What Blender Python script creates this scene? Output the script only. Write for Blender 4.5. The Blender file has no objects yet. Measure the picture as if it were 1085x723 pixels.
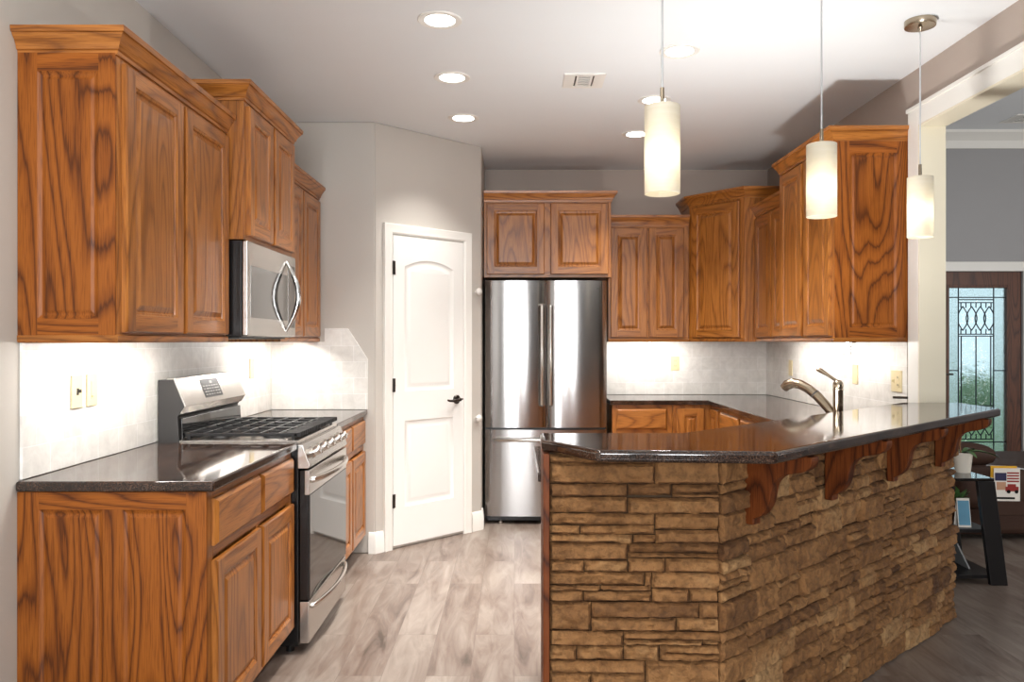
import bpy, bmesh, math, random
from math import pi, sin, cos, radians, sqrt
from mathutils import Vector, Matrix, noise as mnoise

random.seed(7)
S = bpy.context.scene
COL = S.collection

# ------------------------------------------------------------------ camera
CAM_Z = 1.35
cd = bpy.data.cameras.new('camera')
cam = bpy.data.objects.new('camera', cd)
COL.objects.link(cam)
cam.location = (0, 0, CAM_Z)
cam.rotation_euler = (pi / 2, 0, 0)
cd.sensor_width = 36.0
cd.lens = 28.0
cd.shift_x = -2.5 / 1085
cd.clip_start = 0.05
S.camera = cam

# ------------------------------------------------------------------ look
S.view_settings.view_transform = 'Standard'
S.view_settings.look = 'None'
S.view_settings.gamma = 1
S.view_settings.use_curve_mapping = False
S.view_settings.exposure = 0.68
try:
    S.cycles.max_bounces = 8
    S.cycles.diffuse_bounces = 4
    S.cycles.glossy_bounces = 4
    S.cycles.transmission_bounces = 6
    S.cycles.sample_clamp_indirect = 6
    S.cycles.use_denoising = True
    S.cycles.caustics_reflective = False
    S.cycles.caustics_refractive = False
except Exception:
    pass

# ------------------------------------------------------------------ world
W = bpy.data.worlds.new('world')
S.world = W
W.use_nodes = True
wb = W.node_tree.nodes['Background']
wb.inputs[0].default_value = (0.80, 0.90, 1.0, 1)
wb.inputs[1].default_value = 0.75


def lamp(name, kind, loc, energy, color=(1, 1, 1), size=0.1, size_y=None, aim=None, spread=None):
    l = bpy.data.lights.new(name, kind)
    l.energy = energy
    l.color = color
    if kind == 'AREA':
        l.size = size
        if size_y:
            l.shape = 'RECTANGLE'
            l.size_y = size_y
        else:
            l.shape = 'DISK'
        if spread:
            l.spread = spread
    else:
        l.shadow_soft_size = size
    o = bpy.data.objects.new(name, l)
    o.location = loc
    if aim is not None:
        o.rotation_euler = Vector(aim).to_track_quat('-Z', 'Z').to_euler()
    COL.objects.link(o)
    return o


# daylight through the three tall windows of the room behind the camera
REAR_Y = -3.4
WINS = [(-0.62, 0.42), (0.10, 0.42), (0.82, 0.42)]
for wx, ww in WINS:
    lamp('window_daylight', 'AREA', (wx, REAR_Y + 0.06, 1.40), 48, (0.96, 0.98, 1.0), ww, 2.0, aim=(0, 1, 0.0))
# added off-frame light washing the living room's far wall and ceiling
lamp('window_daylight', 'AREA', (6.7, 3.2, 1.6), 75, (1.0, 0.97, 0.93), 1.6, 1.6, aim=(-0.35, 0.72, 0.45))
# added uplight hidden behind the bar to brighten the ceiling
lamp('bounce_flash', 'AREA', (1.12, 3.44, 0.935), 14, (1.0, 0.985, 0.96), 0.25, aim=(0.0, 0.0, 1.0), spread=radians(150))
# added lamp without a fixture, out of view, to brighten the left wall
lamp('recessed_lamp', 'AREA', (-0.35, 1.35, 2.70), 15, (1.0, 0.97, 0.92), 0.16, aim=(-0.25, 0.1, -1), spread=radians(165))
# under-cabinet strips
WARM = (1.0, 0.965, 0.91)
lamp('under_cabinet_strip', 'AREA', (-1.30, 2.95, 1.340), 4.6, WARM, 0.06, 0.80, aim=(-0.35, 0, -1))
lamp('under_cabinet_strip', 'AREA', (-1.30, 4.62, 1.340), 4.0, WARM, 0.06, 0.70, aim=(-0.35, 0, -1))
lamp('under_cabinet_strip', 'AREA', (1.05, 6.24, 1.340), 3.6, WARM, 0.58, 0.06, aim=(0, 0.35, -1))
lamp('under_cabinet_strip', 'AREA', (1.81, 5.40, 1.340), 3.4, WARM, 0.06, 0.70, aim=(0.35, 0, -1))
lamp('under_cabinet_strip', 'AREA', (1.80, 4.60, 1.340), 3.2, WARM, 0.06, 0.75, aim=(0.35, 0, -1))

# ------------------------------------------------------------------ materials


def lin(c):
    c = c / 255.0
    return c / 12.92 if c <= 0.04045 else ((c + 0.055) / 1.055) ** 2.4


def rgb(r, g, b):
    return (lin(r), lin(g), lin(b), 1.0)


class NT:
    def __init__(self, name):
        self.m = bpy.data.materials.new(name)
        self.m.use_nodes = True
        self.t = self.m.node_tree
        self.b = self.t.nodes['Principled BSDF']
        self.out = self.t.nodes['Material Output']

    def n(self, typ, **kw):
        nd = self.t.nodes.new(typ)
        for k, v in kw.items():
            setattr(nd, k, v)
        return nd

    def l(self, a, b):
        self.t.links.new(a, b)

    def math(self, op, a, b=None, clamp=False):
        nd = self.n('ShaderNodeMath', operation=op)
        nd.use_clamp = clamp
        for i, v in enumerate((a, b)):
            if v is None:
                continue
            if isinstance(v, (int, float)):
                nd.inputs[i].default_value = v
            else:
                self.l(v, nd.inputs[i])
        return nd.outputs[0]

    def ramp(self, fac, stops, interp='LINEAR'):
        nd = self.n('ShaderNodeValToRGB')
        nd.color_ramp.interpolation = interp
        e = nd.color_ramp.elements
        while len(e) < len(stops):
            e.new(0.5)
        for i, (p, c) in enumerate(stops):
            e[i].position = p
            e[i].color = c
        self.l(fac, nd.inputs[0])
        return nd.outputs[0]

    def mix(self, fac, a, b, blend='MIX'):
        nd = self.n('ShaderNodeMix', data_type='RGBA', blend_type=blend)
        for s, v in ((nd.inputs[0], fac), (nd.inputs[6], a), (nd.inputs[7], b)):
            if isinstance(v, (int, float)):
                s.default_value = v
            elif isinstance(v, tuple):
                s.default_value = v
            else:
                self.l(v, s)
        return nd.outputs[2]

    def coords(self, kind='Object', scale=(1, 1, 1), rnd=0.0):
        tc = self.n('ShaderNodeTexCoord')
        v = tc.outputs[kind]
        if rnd:
            oi = self.n('ShaderNodeObjectInfo')
            mul = self.math('MULTIPLY', oi.outputs['Random'], rnd)
            add = self.n('ShaderNodeVectorMath', operation='ADD')
            self.l(v, add.inputs[0])
            self.l(mul, add.inputs[1])
            v = add.outputs[0]
        mp = self.n('ShaderNodeMapping')
        mp.inputs['Scale'].default_value = scale
        self.l(v, mp.inputs['Vector'])
        return mp.outputs[0]

    def noise(self, vec, scale, detail=2.0, rough=0.5, dist=0.0):
        nd = self.n('ShaderNodeTexNoise')
        nd.inputs['Scale'].default_value = scale
        nd.inputs['Detail'].default_value = detail
        nd.inputs['Roughness'].default_value = rough
        nd.inputs['Distortion'].default_value = dist
        self.l(vec, nd.inputs['Vector'])
        return nd.outputs[0]

    def bump(self, h, strength=0.2, dist=0.01):
        nd = self.n('ShaderNodeBump')
        nd.inputs['Strength'].default_value = strength
        nd.inputs['Distance'].default_value = dist
        self.l(h, nd.inputs['Height'])
        self.l(nd.outputs[0], self.b.inputs['Normal'])

    def base(self, v):
        if isinstance(v, tuple):
            self.b.inputs['Base Color'].default_value = v
        else:
            self.l(v, self.b.inputs['Base Color'])

    def set(self, **kw):
        for k, v in kw.items():
            self.b.inputs[k.replace('_', ' ')].default_value = v
        return self


def plain(name, col, rough=0.5, metal=0.0, bump=None, var=0.06, **kw):
    t = NT(name)
    vec = t.coords('Object')
    nz = t.noise(vec, 6.0, 3.0)
    dark = tuple(c * (1 - var) for c in col[:3]) + (1,)
    lite = tuple(min(1, c * (1 + var)) for c in col[:3]) + (1,)
    t.base(t.mix(nz, dark, lite))
    t.set(Roughness=rough, Metallic=metal, **kw)
    if bump:
        t.bump(t.noise(vec, bump[0], 3.0), bump[1], 0.004)
    return t.m


def oak(name, axis, light, mid, dark, contrast=1.0, rings=13.0, rough=0.34, coat=0.12):
    t = NT(name)
    st = {'z': (1, 1, 0.15), 'x': (0.15, 1, 1), 'y': (1, 0.15, 1)}[axis]
    pt = {'z': (1, 1, 0.03), 'x': (0.03, 1, 1), 'y': (1, 0.03, 1)}[axis]
    v = t.coords('Object', st, rnd=37.0)
    vp = t.coords('Object', pt, rnd=53.0)
    pore = t.noise(vp, 300.0, 2.0, 0.6)
    jit = t.noise(vp, 90.0, 2.0, 0.6)
    broad = t.noise(v, 4.4, 1.3, 0.45, 0.12)
    k = t.math('MULTIPLY', broad, rings)
    k = t.math('ADD', k, t.math('MULTIPLY', jit, 0.30))
    k = t.math('ADD', k, t.math('MULTIPLY', pore, 0.25))
    fr = t.math('FRACT', k)
    d4 = tuple(d * contrast + m * (1 - contrast) for d, m in zip(dark[:3], mid[:3])) + (1,)
    cg = t.ramp(fr, [(0.0, d4), (0.10, mid), (0.40, light), (0.76, light), (0.90, mid), (1.0, d4)])
    pf = t.ramp(pore, [(0.36, (0, 0, 0, 1)), (0.50, (1, 1, 1, 1))])
    tone = t.noise(v, 1.3, 1.0)
    tn = t.ramp(tone, [(0.3, (0.84, 0.82, 0.80, 1)), (0.7, (1.10, 1.09, 1.08, 1))])
    c = t.mix(1.0, cg, tn, 'MULTIPLY')
    pm = t.mix(pf, (0.66, 0.60, 0.54, 1), (1, 1, 1, 1))
    c = t.mix(1.0, c, pm, 'MULTIPLY')
    t.base(c)
    t.set(Roughness=rough)
    t.b.inputs['Coat Weight'].default_value = coat
    t.b.inputs['Coat Roughness'].default_value = 0.2
    t.bump(pf, 0.05, 0.002)
    return t.m


O_L, O_M, O_D = rgb(176, 112, 49), rgb(154, 94, 36), rgb(98, 54, 20)
OAK_V = oak('oak_upright_grain', 'z', O_L, O_M, O_D, 0.50, 19.0)
OAK_H = oak('oak_level_grain', 'x', O_L, O_M, O_D, 0.55, 17.0)
OAK_Y = oak('oak_depth_grain', 'y', O_L, O_M, O_D, 0.55, 17.0)
P_L, P_M, P_D = rgb(154, 88, 29), rgb(131, 71, 21), rgb(68, 32, 10)
OAKP_V = oak('oak_panel_upright_grain', 'z', P_L, P_M, P_D, 0.80, 22.0, 0.42, 0.0)
OAKP_H = oak('oak_panel_level_grain', 'x', P_L, P_M, P_D, 0.80, 19.0, 0.42, 0.0)
for m_ in (OAKP_V, OAKP_H):
    m_.node_tree.nodes['Principled BSDF'].inputs['Specular IOR Level'].default_value = 0.3
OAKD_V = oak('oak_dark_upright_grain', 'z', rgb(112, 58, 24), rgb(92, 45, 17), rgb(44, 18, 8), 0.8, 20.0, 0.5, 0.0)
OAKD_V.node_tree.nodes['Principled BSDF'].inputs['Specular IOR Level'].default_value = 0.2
MAHOG = oak('mahogany_door_wood', 'z', rgb(98, 58, 38), rgb(82, 46, 30), rgb(44, 22, 14), 0.6, 18.0, 0.45, 0.0)
OAK = [OAK_V, OAK_H]
OAKP = [OAKP_V, OAKP_H]

WALL = plain('greige_wall_paint', rgb(196, 190, 182), 0.6, 0, (160, 0.12), 0.015)
WALLR = plain('grey_living_wall_paint', rgb(160, 159, 160), 0.6, 0, (160, 0.10), 0.015)
TAUPE = plain('taupe_wall_paint', rgb(180, 165, 154), 0.6, 0, (160, 0.12), 0.015)
WALLD = plain('dark_grey_wall_paint', rgb(112, 106, 102), 0.6, 0, (160, 0.12), 0.015)
CEIL = plain('white_ceiling_paint', rgb(238, 241, 243), 0.7, 0, (140, 0.08), 0.01)
TRIM = plain('white_trim_paint', rgb(240, 238, 232), 0.35, 0, None, 0.01)
JAMB = plain('cream_jamb_paint', rgb(232, 224, 202), 0.45, 0, None, 0.01)
DOORW = plain('white_door_paint', rgb(241, 240, 236), 0.35, 0, None, 0.01)
PLATE = plain('almond_plastic', rgb(222, 206, 164), 0.4, 0, None, 0.01)
BLACK = plain('black_enamel', rgb(18, 17, 17), 0.25, 0, None, 0.1)
BLACKM = plain('black_stained_wood', rgb(22, 20, 21), 0.4, 0, (60, 0.05), 0.1)
IRON = plain('cast_iron', rgb(34, 33, 34), 0.45, 0.2, (200, 0.1), 0.1)
GLASSB = plain('black_glass', rgb(14, 13, 13), 0.04, 0, None, 0.0)
GLASSB.node_tree.nodes['Principled BSDF'].inputs['Specular IOR Level'].default_value = 1.0
MWIN = plain('mirrored_dark_glass', rgb(120, 118, 116), 0.08, 0.85, None, 0.0)
NICKEL = plain('brushed_nickel', rgb(172, 158, 138), 0.22, 1.0, None, 0.04)
CHROME = plain('chrome', rgb(205, 204, 202), 0.10, 1.0, None, 0.02)
DARKM = plain('dark_bronze', rgb(70, 64, 60), 0.30, 1.0, None, 0.05)
DGREY = plain('dark_grey_enamel', rgb(62, 60, 59), 0.4, 0.2, None, 0.05)
LEATHER = plain('brown_leather', rgb(66, 46, 37), 0.6, 0, (90, 0.25), 0.12)
LEATHER.node_tree.nodes['Principled BSDF'].inputs['Specular IOR Level'].default_value = 0.2
POTW = plain('white_ceramic', rgb(226, 218, 204), 0.3, 0, None, 0.02)
LEAF = plain('green_leaf', rgb(74, 112, 58), 0.45, 0, None, 0.25)
STEMB = plain('brown_stem', rgb(132, 92, 58), 0.6, 0, None, 0.15)
SOIL = plain('dark_soil', rgb(52, 40, 30), 0.9, 0, (90, 0.5), 0.3)
PAPER = plain('white_paper', rgb(232, 226, 216), 0.5, 0, None, 0.02)
YELLOW = plain('yellow_cover', rgb(232, 176, 46), 0.5, 0, None, 0.03)
CABLE = plain('white_cable', rgb(200, 202, 204), 0.4, 0, None, 0.02)
LEAD = plain('lead_came', rgb(44, 52, 58), 0.4, 0.6, None, 0.1)
HEDGE = plain('hedge_leaves', rgb(122, 142, 112), 0.8, 0, (40, 0.8), 0.4)
LAWN = plain('lawn_grass', rgb(112, 136, 92), 0.9, 0, (60, 0.5), 0.25)
TOE = plain('toe_kick_board', rgb(92, 60, 34), 0.5, 0, None, 0.1)
SHADE_RUB = plain('white_plastic', rgb(225, 222, 216), 0.4, 0, None, 0.02)


def emit(name, col, strength):
    t = NT(name)
    t.base((0.8, 0.8, 0.8, 1))
    t.b.inputs['Emission Color'].default_value = col
    t.b.inputs['Emission Strength'].default_value = strength
    return t.m


CANLENS = emit('can_light_lens', (1, 0.97, 0.92, 1), 6.0)
BULB = emit('glowing_bulb', (1, 0.93, 0.82, 1), 8.0)


def mk_shade():
    t = NT('frosted_shade_glass')
    vec = t.coords('Object', (1, 1, 14))
    w = t.noise(vec, 9.0, 3.0)
    t.base(t.mix(w, rgb(232, 222, 198), rgb(250, 246, 234)))
    t.set(Roughness=0.35)
    tr = t.n('ShaderNodeBsdfTranslucent')
    tr.inputs[0].default_value = (0.95, 0.92, 0.84, 1)
    mx = t.n('ShaderNodeMixShader')
    mx.inputs[0].default_value = 0.40
    t.l(t.b.outputs[0], mx.inputs[1])
    t.l(tr.outputs[0], mx.inputs[2])
    t.l(mx.outputs[0], t.out.inputs[0])
    return t.m


SHADE = mk_shade()


def mk_steel(name, col, rough, aniso, vertical=True):
    t = NT(name)
    sc = (2, 2, 160) if vertical else (160, 2, 2)
    vec = t.coords('Object', sc)
    nz = t.noise(vec, 3.0, 2.0)
    t.base(t.mix(nz, tuple(c * 0.94 for c in col[:3]) + (1,), col))
    t.set(Metallic=1.0, Roughness=rough)
    t.b.inputs['Anisotropic'].default_value = aniso
    t.b.inputs['Anisotropic Rotation'].default_value = 0.25
    tg = t.n('ShaderNodeTangent', direction_type='RADIAL', axis='Z')
    t.l(tg.outputs[0], t.b.inputs['Tangent'])
    return t.m


STEEL = mk_steel('brushed_stainless', rgb(164, 161, 159), 0.17, 0.85)
STEELS = mk_steel('satin_stainless', rgb(205, 200, 194), 0.26, 0.3)


def mk_granite():
    t = NT('brown_black_granite')
    vec = t.coords('Object')
    v = t.n('ShaderNodeTexVoronoi')
    v.inputs['Scale'].default_value = 330.0
    t.l(vec, v.inputs['Vector'])
    c1 = t.ramp(v.outputs['Color'], [(0.0, rgb(30, 24, 22)), (0.5, rgb(56, 44, 38)), (0.8, rgb(86, 68, 57)), (1.0, rgb(120, 100, 86))])
    n2 = t.noise(vec, 14.0, 4.0, 0.6)
    dk = t.ramp(n2, [(0.35, (0.35, 0.32, 0.32, 1)), (0.65, (1.1, 1.0, 0.95, 1))])
    t.base(t.mix(1.0, c1, dk, 'MULTIPLY'))
    t.set(Roughness=0.07)
    t.b.inputs['Specular IOR Level'].default_value = 0.75
    return t.m


GRANITE = mk_granite()


def mk_tile():
    t = NT('tumbled_white_tile')
    tc = t.n('ShaderNodeTexCoord')
    sp = t.n('ShaderNodeSeparateXYZ')
    t.l(tc.outputs['Object'], sp.inputs[0])
    cb = t.n('ShaderNodeCombineXYZ')
    t.l(sp.outputs['X'], cb.inputs['X'])
    t.l(sp.outputs['Z'], cb.inputs['Y'])
    br = t.n('ShaderNodeTexBrick')
    br.inputs['Color1'].default_value = rgb(238, 235, 230)
    br.inputs['Color2'].default_value = rgb(228, 225, 219)
    br.inputs['Mortar'].default_value = rgb(244, 242, 239)
    br.inputs['Scale'].default_value = 1.0
    br.inputs['Mortar Size'].default_value = 0.0028
    br.inputs['Mortar Smooth'].default_value = 0.6
    br.inputs['Brick Width'].default_value = 0.152
    br.inputs['Row Height'].default_value = 0.1015
    t.l(cb.outputs[0], br.inputs['Vector'])
    nz = t.noise(tc.outputs['Object'], 11.0, 5.0, 0.65, 0.6)
    mt = t.ramp(nz, [(0.35, (0.86, 0.855, 0.85, 1)), (0.6, (1, 1, 1, 1))])
    t.base(t.mix(1.0, br.outputs['Color'], mt, 'MULTIPLY'))
    t.set(Roughness=0.42)
    h = t.math('SUBTRACT', t.noise(tc.outputs['Object'], 30.0, 3.0), t.math('MULTIPLY', br.outputs['Fac'], 1.2))
    t.bump(h, 0.22, 0.004)
    return t.m


TILE = mk_tile()


def mk_floor():
    t = NT('grey_vinyl_plank')
    tc = t.n('ShaderNodeTexCoord')
    sp = t.n('ShaderNodeSeparateXYZ')
    t.l(tc.outputs['Object'], sp.inputs[0])
    cb = t.n('ShaderNodeCombineXYZ')
    t.l(sp.outputs['Y'], cb.inputs['X'])
    t.l(sp.outputs['X'], cb.inputs['Y'])
    br = t.n('ShaderNodeTexBrick')
    br.offset = 0.37
    br.inputs['Color1'].default_value = (0, 0, 0, 1)
    br.inputs['Color2'].default_value = (1, 1, 1, 1)
    br.inputs['Mortar'].default_value = (0.5, 0.5, 0.5, 1)
    br.inputs['Scale'].default_value = 1.0
    br.inputs['Mortar Size'].default_value = 0.0012
    br.inputs['Brick Width'].default_value = 1.22
    br.inputs['Row Height'].default_value = 0.178
    br.inputs['Bias'].default_value = 0.0
    t.l(cb.outputs[0], br.inputs['Vector'])
    sx = t.math('MULTIPLY', sp.outputs['X'], 1.0)
    sy = t.math('MULTIPLY', sp.outputs['Y'], 0.16)
    c2 = t.n('ShaderNodeCombineXYZ')
    t.l(sx, c2.inputs[0])
    t.l(sy, c2.inputs[1])
    t.l(t.math('MULTIPLY', br.outputs['Color'], 9.0), c2.inputs[2])
    g = t.noise(c2.outputs[0], 13.0, 6.0, 0.62, 0.9)
    c3 = t.n('ShaderNodeCombineXYZ')
    t.l(sx, c3.inputs[0])
    t.l(t.math('MULTIPLY', sp.outputs['Y'], 0.35), c3.inputs[1])
    t.l(t.math('MULTIPLY', br.outputs['Color'], 5.0), c3.inputs[2])
    b = t.noise(c3.outputs[0], 3.4, 3.0, 0.55, 0.8)
    f = t.math('ADD', t.math('MULTIPLY', g, 0.62), t.math('MULTIPLY', b, 0.38))
    f = t.math('ADD', f, t.math('MULTIPLY', t.math('SUBTRACT', br.outputs['Color'], 0.5), 0.07))
    c = t.ramp(f, [(0.30, rgb(76, 63, 55)), (0.43, rgb(118, 102, 92)), (0.54, rgb(138, 125, 115)), (0.72, rgb(164, 152, 142))])
    c = t.mix(br.outputs['Fac'], c, t.mix(0.5, c, rgb(90, 76, 68)))
    t.base(c)
    t.set(Roughness=0.36)
    t.bump(t.math('SUBTRACT', g, br.outputs['Fac']), 0.10, 0.003)
    return t.m


FLOOR = mk_floor()


def mk_stone():
    t = NT('tan_ledge_stone')
    vec = t.coords('Object')
    at = t.n('ShaderNodeAttribute')
    at.attribute_name = 'tint'
    n1 = t.noise(vec, 9.0, 5.0, 0.6, 0.4)
    n2 = t.noise(vec, 45.0, 4.0, 0.65)
    f = t.math('ADD', t.math('MULTIPLY', at.outputs['Fac'], 0.45), t.math('MULTIPLY', n1, 0.55))
    c = t.ramp(f, [(0.25, rgb(86, 55, 29)), (0.42, rgb(124, 85, 47)), (0.58, rgb(147, 105, 62)), (0.78, rgb(174, 138, 94))])
    sp = t.ramp(n2, [(0.34, (0.62, 0.60, 0.58, 1)), (0.56, (1.04, 1.04, 1.04, 1))])
    t.base(t.mix(1.0, c, sp, 'MULTIPLY'))
    t.set(Roughness=0.85)
    t.bump(t.math('ADD', n2, t.math('MULTIPLY', n1, 1.5)), 0.8, 0.010)
    return t.m


STONE = mk_stone()
GROUT = plain('dark_stone_backing', rgb(74, 56, 38), 0.95, 0, (60, 0.4), 0.15)


def mk_doorglass(name, bump, rough):
    t = NT(name)
    vec = t.coords('Object')
    t.base((0.74, 0.90, 0.89, 1))
    t.set(Roughness=rough)
    t.b.inputs['Transmission Weight'].default_value = 1.0
    t.b.inputs['IOR'].default_value = 1.30
    t.bump(t.noise(vec, bump, 3.0, 0.6, 1.0), 0.7, 0.012)
    return t.m


GLASS_ROUGH = mk_doorglass('hammered_glass', 70.0, 0.22)
GLASS_SWIRL = mk_doorglass('swirl_glass', 11.0, 0.08)


def mk_clear():
    t = NT('clear_glass')
    t.base((0.95, 0.97, 0.97, 1))
    t.set(Roughness=0.02)
    t.b.inputs['Transmission Weight'].default_value = 1.0
    t.b.inputs['IOR'].default_value = 1.45
    return t.m


CLEAR = mk_clear()

# ------------------------------------------------------------------ mesh helpers


class MB:
    def __init__(self):
        self.v, self.f, self.mi = [], [], []

    def add(self, vs, fs, mi=0, xf=None):
        o = len(self.v)
        for p in vs:
            p = Vector(p)
            if xf is not None:
                p = xf @ p
            self.v.append(p)
        for f in fs:
            self.f.append([i + o for i in f])
            self.mi.append(mi)

    def box(self, x0, y0, z0, x1, y1, z1, mi=0, xf=None):
        vs = [(x0, y0, z0), (x1, y0, z0), (x1, y1, z0), (x0, y1, z0), (x0, y0, z1), (x1, y0, z1), (x1, y1, z1), (x0, y1, z1)]
        fs = [(0, 3, 2, 1), (4, 5, 6, 7), (0, 1, 5, 4), (1, 2, 6, 5), (2, 3, 7, 6), (3, 0, 4, 7)]
        self.add(vs, fs, mi, xf)

    def prism(self, poly, z0, z1, mi=0, xf=None):
        n = len(poly)
        a = sum(poly[i][0] * poly[(i + 1) % n][1] - poly[(i + 1) % n][0] * poly[i][1] for i in range(n))
        if a < 0:
            poly = poly[::-1]
        vs = [(p[0], p[1], z0) for p in poly] + [(p[0], p[1], z1) for p in poly]
        fs = [tuple(range(n - 1, -1, -1)), tuple(range(n, 2 * n))]
        fs += [(i, (i + 1) % n, n + (i + 1) % n, n + i) for i in range(n)]
        self.add(vs, fs, mi, xf)

    def prism_x(self, poly_yz, x0, x1, mi=0):
        # polygon given in (y, z), extruded along x
        M = Matrix(((0, 0, 1, 0), (1, 0, 0, 0), (0, 1, 0, 0), (0, 0, 0, 1)))
        self.prism(poly_yz, x0, x1, mi, M)

    def tube(self, pts, r, n=10, mi=0, caps=True, flat=1.0):
        pts = [Vector(p) for p in pts]
        rr = r if isinstance(r, (list, tuple)) else [r] * len(pts)
        rings = []
        up = None
        for i, p in enumerate(pts):
            d = (pts[min(i + 1, len(pts) - 1)] - pts[max(i - 1, 0)]).normalized()
            if up is None:
                up = Vector((0, 0, 1)) if abs(d.z) < 0.9 else Vector((1, 0, 0))
            s = d.cross(up)
            if s.length < 1e-5:
                s = d.cross(Vector((0, 1, 0)))
            s.normalize()
            u = s.cross(d).normalized()
            up = u
            rings.append([p + (s * cos(2 * pi * k / n) + u * sin(2 * pi * k / n) * flat) * rr[i] for k in range(n)])
        vs = [q for ring in rings for q in ring]
        fs = []
        for i in range(len(pts) - 1):
            for k in range(n):
                a, b = i * n + k, i * n + (k + 1) % n
                fs.append((a, b, b + n, a + n))
        if caps:
            fs.append(tuple(range(n - 1, -1, -1)))
            fs.append(tuple(range((len(pts) - 1) * n, len(pts) * n)))
        self.add(vs, fs, mi)

    def lathe(self, prof, c=(0, 0, 0), n=32, mi=0, xf=None, close=False):
        vs, fs = [], []
        for r, z in prof:
            for k in range(n):
                vs.append((c[0] + r * cos(2 * pi * k / n), c[1] + r * sin(2 * pi * k / n), c[2] + z))
        m = len(prof)
        for i in range(m - 1 + (1 if close else 0)):
            for k in range(n):
                a, b = i * n + k, i * n + (k + 1) % n
                j = ((i + 1) % m) * n
                fs.append((a, b, j + (k + 1) % n, j + k))
        if not close:
            fs.append(tuple(range(n - 1, -1, -1)))
            fs.append(tuple(range((m - 1) * n, m * n)))
        self.add(vs, fs, mi, xf)

    def ball(self, c, r, n=16, m=10, mi=0, sc=(1, 1, 1)):
        vs, fs = [], []
        for i in range(1, m):
            a = pi * i / m
            for k in range(n):
                vs.append((c[0] + r * sc[0] * sin(a) * cos(2 * pi * k / n), c[1] + r * sc[1] * sin(a) * sin(2 * pi * k / n), c[2] + r * sc[2] * cos(a)))
        t = len(vs)
        vs += [(c[0], c[1], c[2] + r * sc[2]), (c[0], c[1], c[2] - r * sc[2])]
        for i in range(m - 2):
            for k in range(n):
                a, b = i * n + k, i * n + (k + 1) % n
                fs.append((a, a + n, b + n, b))
        for k in range(n):
            fs.append((t, k, (k + 1) % n))
            fs.append((t + 1, (m - 2) * n + (k + 1) % n, (m - 2) * n + k))
        self.add(vs, fs, mi)

    def sweep(self, path, prof, z=0.0, mi=0, by_run=False):
        # closed profile (outward, z) swept along an open 2D path; outward is the right-hand side
        P = [Vector((p[0], p[1])) for p in path]
        nrm = []
        for i in range(len(P) - 1):
            d = (P[i + 1] - P[i]).normalized()
            nrm.append(Vector((d.y, -d.x)))
        offs = []
        for i in range(len(P)):
            if i == 0:
                offs.append(nrm[0])
            elif i == len(P) - 1:
                offs.append(nrm[-1])
            else:
                b = nrm[i - 1] + nrm[i]
                offs.append(b / (b.length_squared / 2))
        m = len(prof)
        vs = []
        for p, o in zip(P, offs):
            for (u, h) in prof:
                q = p + o * u
                vs.append((q.x, q.y, z + h))
        fs = []
        n0 = len(self.mi)
        for i in range(len(P) - 1):
            for k in range(m):
                a, b = i * m + k, i * m + (k + 1) % m
                fs.append((a, b, b + m, a + m))
        fs.append(tuple(range(m - 1, -1, -1)))
        fs.append(tuple(range((len(P) - 1) * m, len(P) * m)))
        self.add(vs, fs, mi)
        if by_run:
            for i in range(len(P) - 1):
                d = P[i + 1] - P[i]
                if abs(d.y) > abs(d.x):
                    for k in range(m):
                        self.mi[n0 + i * m + k] = 1

    def build(self, name, mats, parent=None, loc=(0, 0, 0), rot=(0, 0, 0), smooth=None, bevel=0.0, seg=2, off=None, sub=0):
        me = bpy.data.meshes.new(name)
        vs = self.v
        if off is not None:
            o = Vector(off)
            vs = [p - o for p in vs]
        me.from_pydata([tuple(p) for p in vs], [], self.f)
        if not isinstance(mats, (list, tuple)):
            mats = [mats]
        for m in mats:
            me.materials.append(m)
        me.polygons.foreach_set('material_index', self.mi)
        bm = bmesh.new()
        bm.from_mesh(me)
        bmesh.ops.recalc_face_normals(bm, faces=bm.faces)
        bm.to_mesh(me)
        bm.free()
        if smooth:
            me.polygons.foreach_set('use_smooth', [True] * len(me.polygons))
            me.set_sharp_from_angle(angle=radians(smooth))
        me.update()
        o = bpy.data.objects.new(name, me)
        o.location = loc
        o.rotation_euler = rot
        COL.objects.link(o)
        if parent is not None:
            o.parent = parent
        if bevel:
            b = o.modifiers.new('bevel', 'BEVEL')
            b.width = bevel
            b.segments = seg
            b.limit_method = 'ANGLE'
            b.angle_limit = radians(35)
            if smooth is None:
                me.polygons.foreach_set('use_smooth', [True] * len(me.polygons))
                b.harden_normals = True
        if sub:
            s = o.modifiers.new('sub', 'SUBSURF')
            s.levels = sub
            s.render_levels = sub
        return o


def thing(name, label, cat, loc=(0, 0, 0), rz=0.0, group=None):
    o = bpy.data.objects.new(name, None)
    o.empty_display_size = 0.1
    o.location = loc
    o.rotation_euler = (0, 0, rz)
    COL.objects.link(o)
    return tag(o, label, cat, group)


def tag(o, label, cat, group=None):
    o['label'] = label
    o['category'] = cat
    if group:
        o['group'] = group
    return o


def struct(o):
    o['kind'] = 'structure'
    return o


def sempty(name, loc, rz=0.0):
    o = bpy.data.objects.new(name, None)
    o.location = loc
    o.rotation_euler = (0, 0, rz)
    COL.objects.link(o)
    return struct(o)


# ------------------------------------------------------------------ room shell
XL, XR, YB, ZC = -1.55, 2.06, 6.48, 2.743
XR2 = 2.172            # living-room side of the kitchen's right wall
YF = 5.06              # pantry wall that faces the camera
P0 = (-0.886, YF)      # left corner of the diagonal pantry wall
P1 = (-0.236, YF + 0.65)
LX1, LY, LZ = 7.0, 8.4, 3.56

m = MB()
m.box(XL - 0.12, REAR_Y - 0.12, -0.1, LX1 + 0.12, LY + 0.12, 0.0)
struct(m.build('floor', FLOOR))

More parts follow.
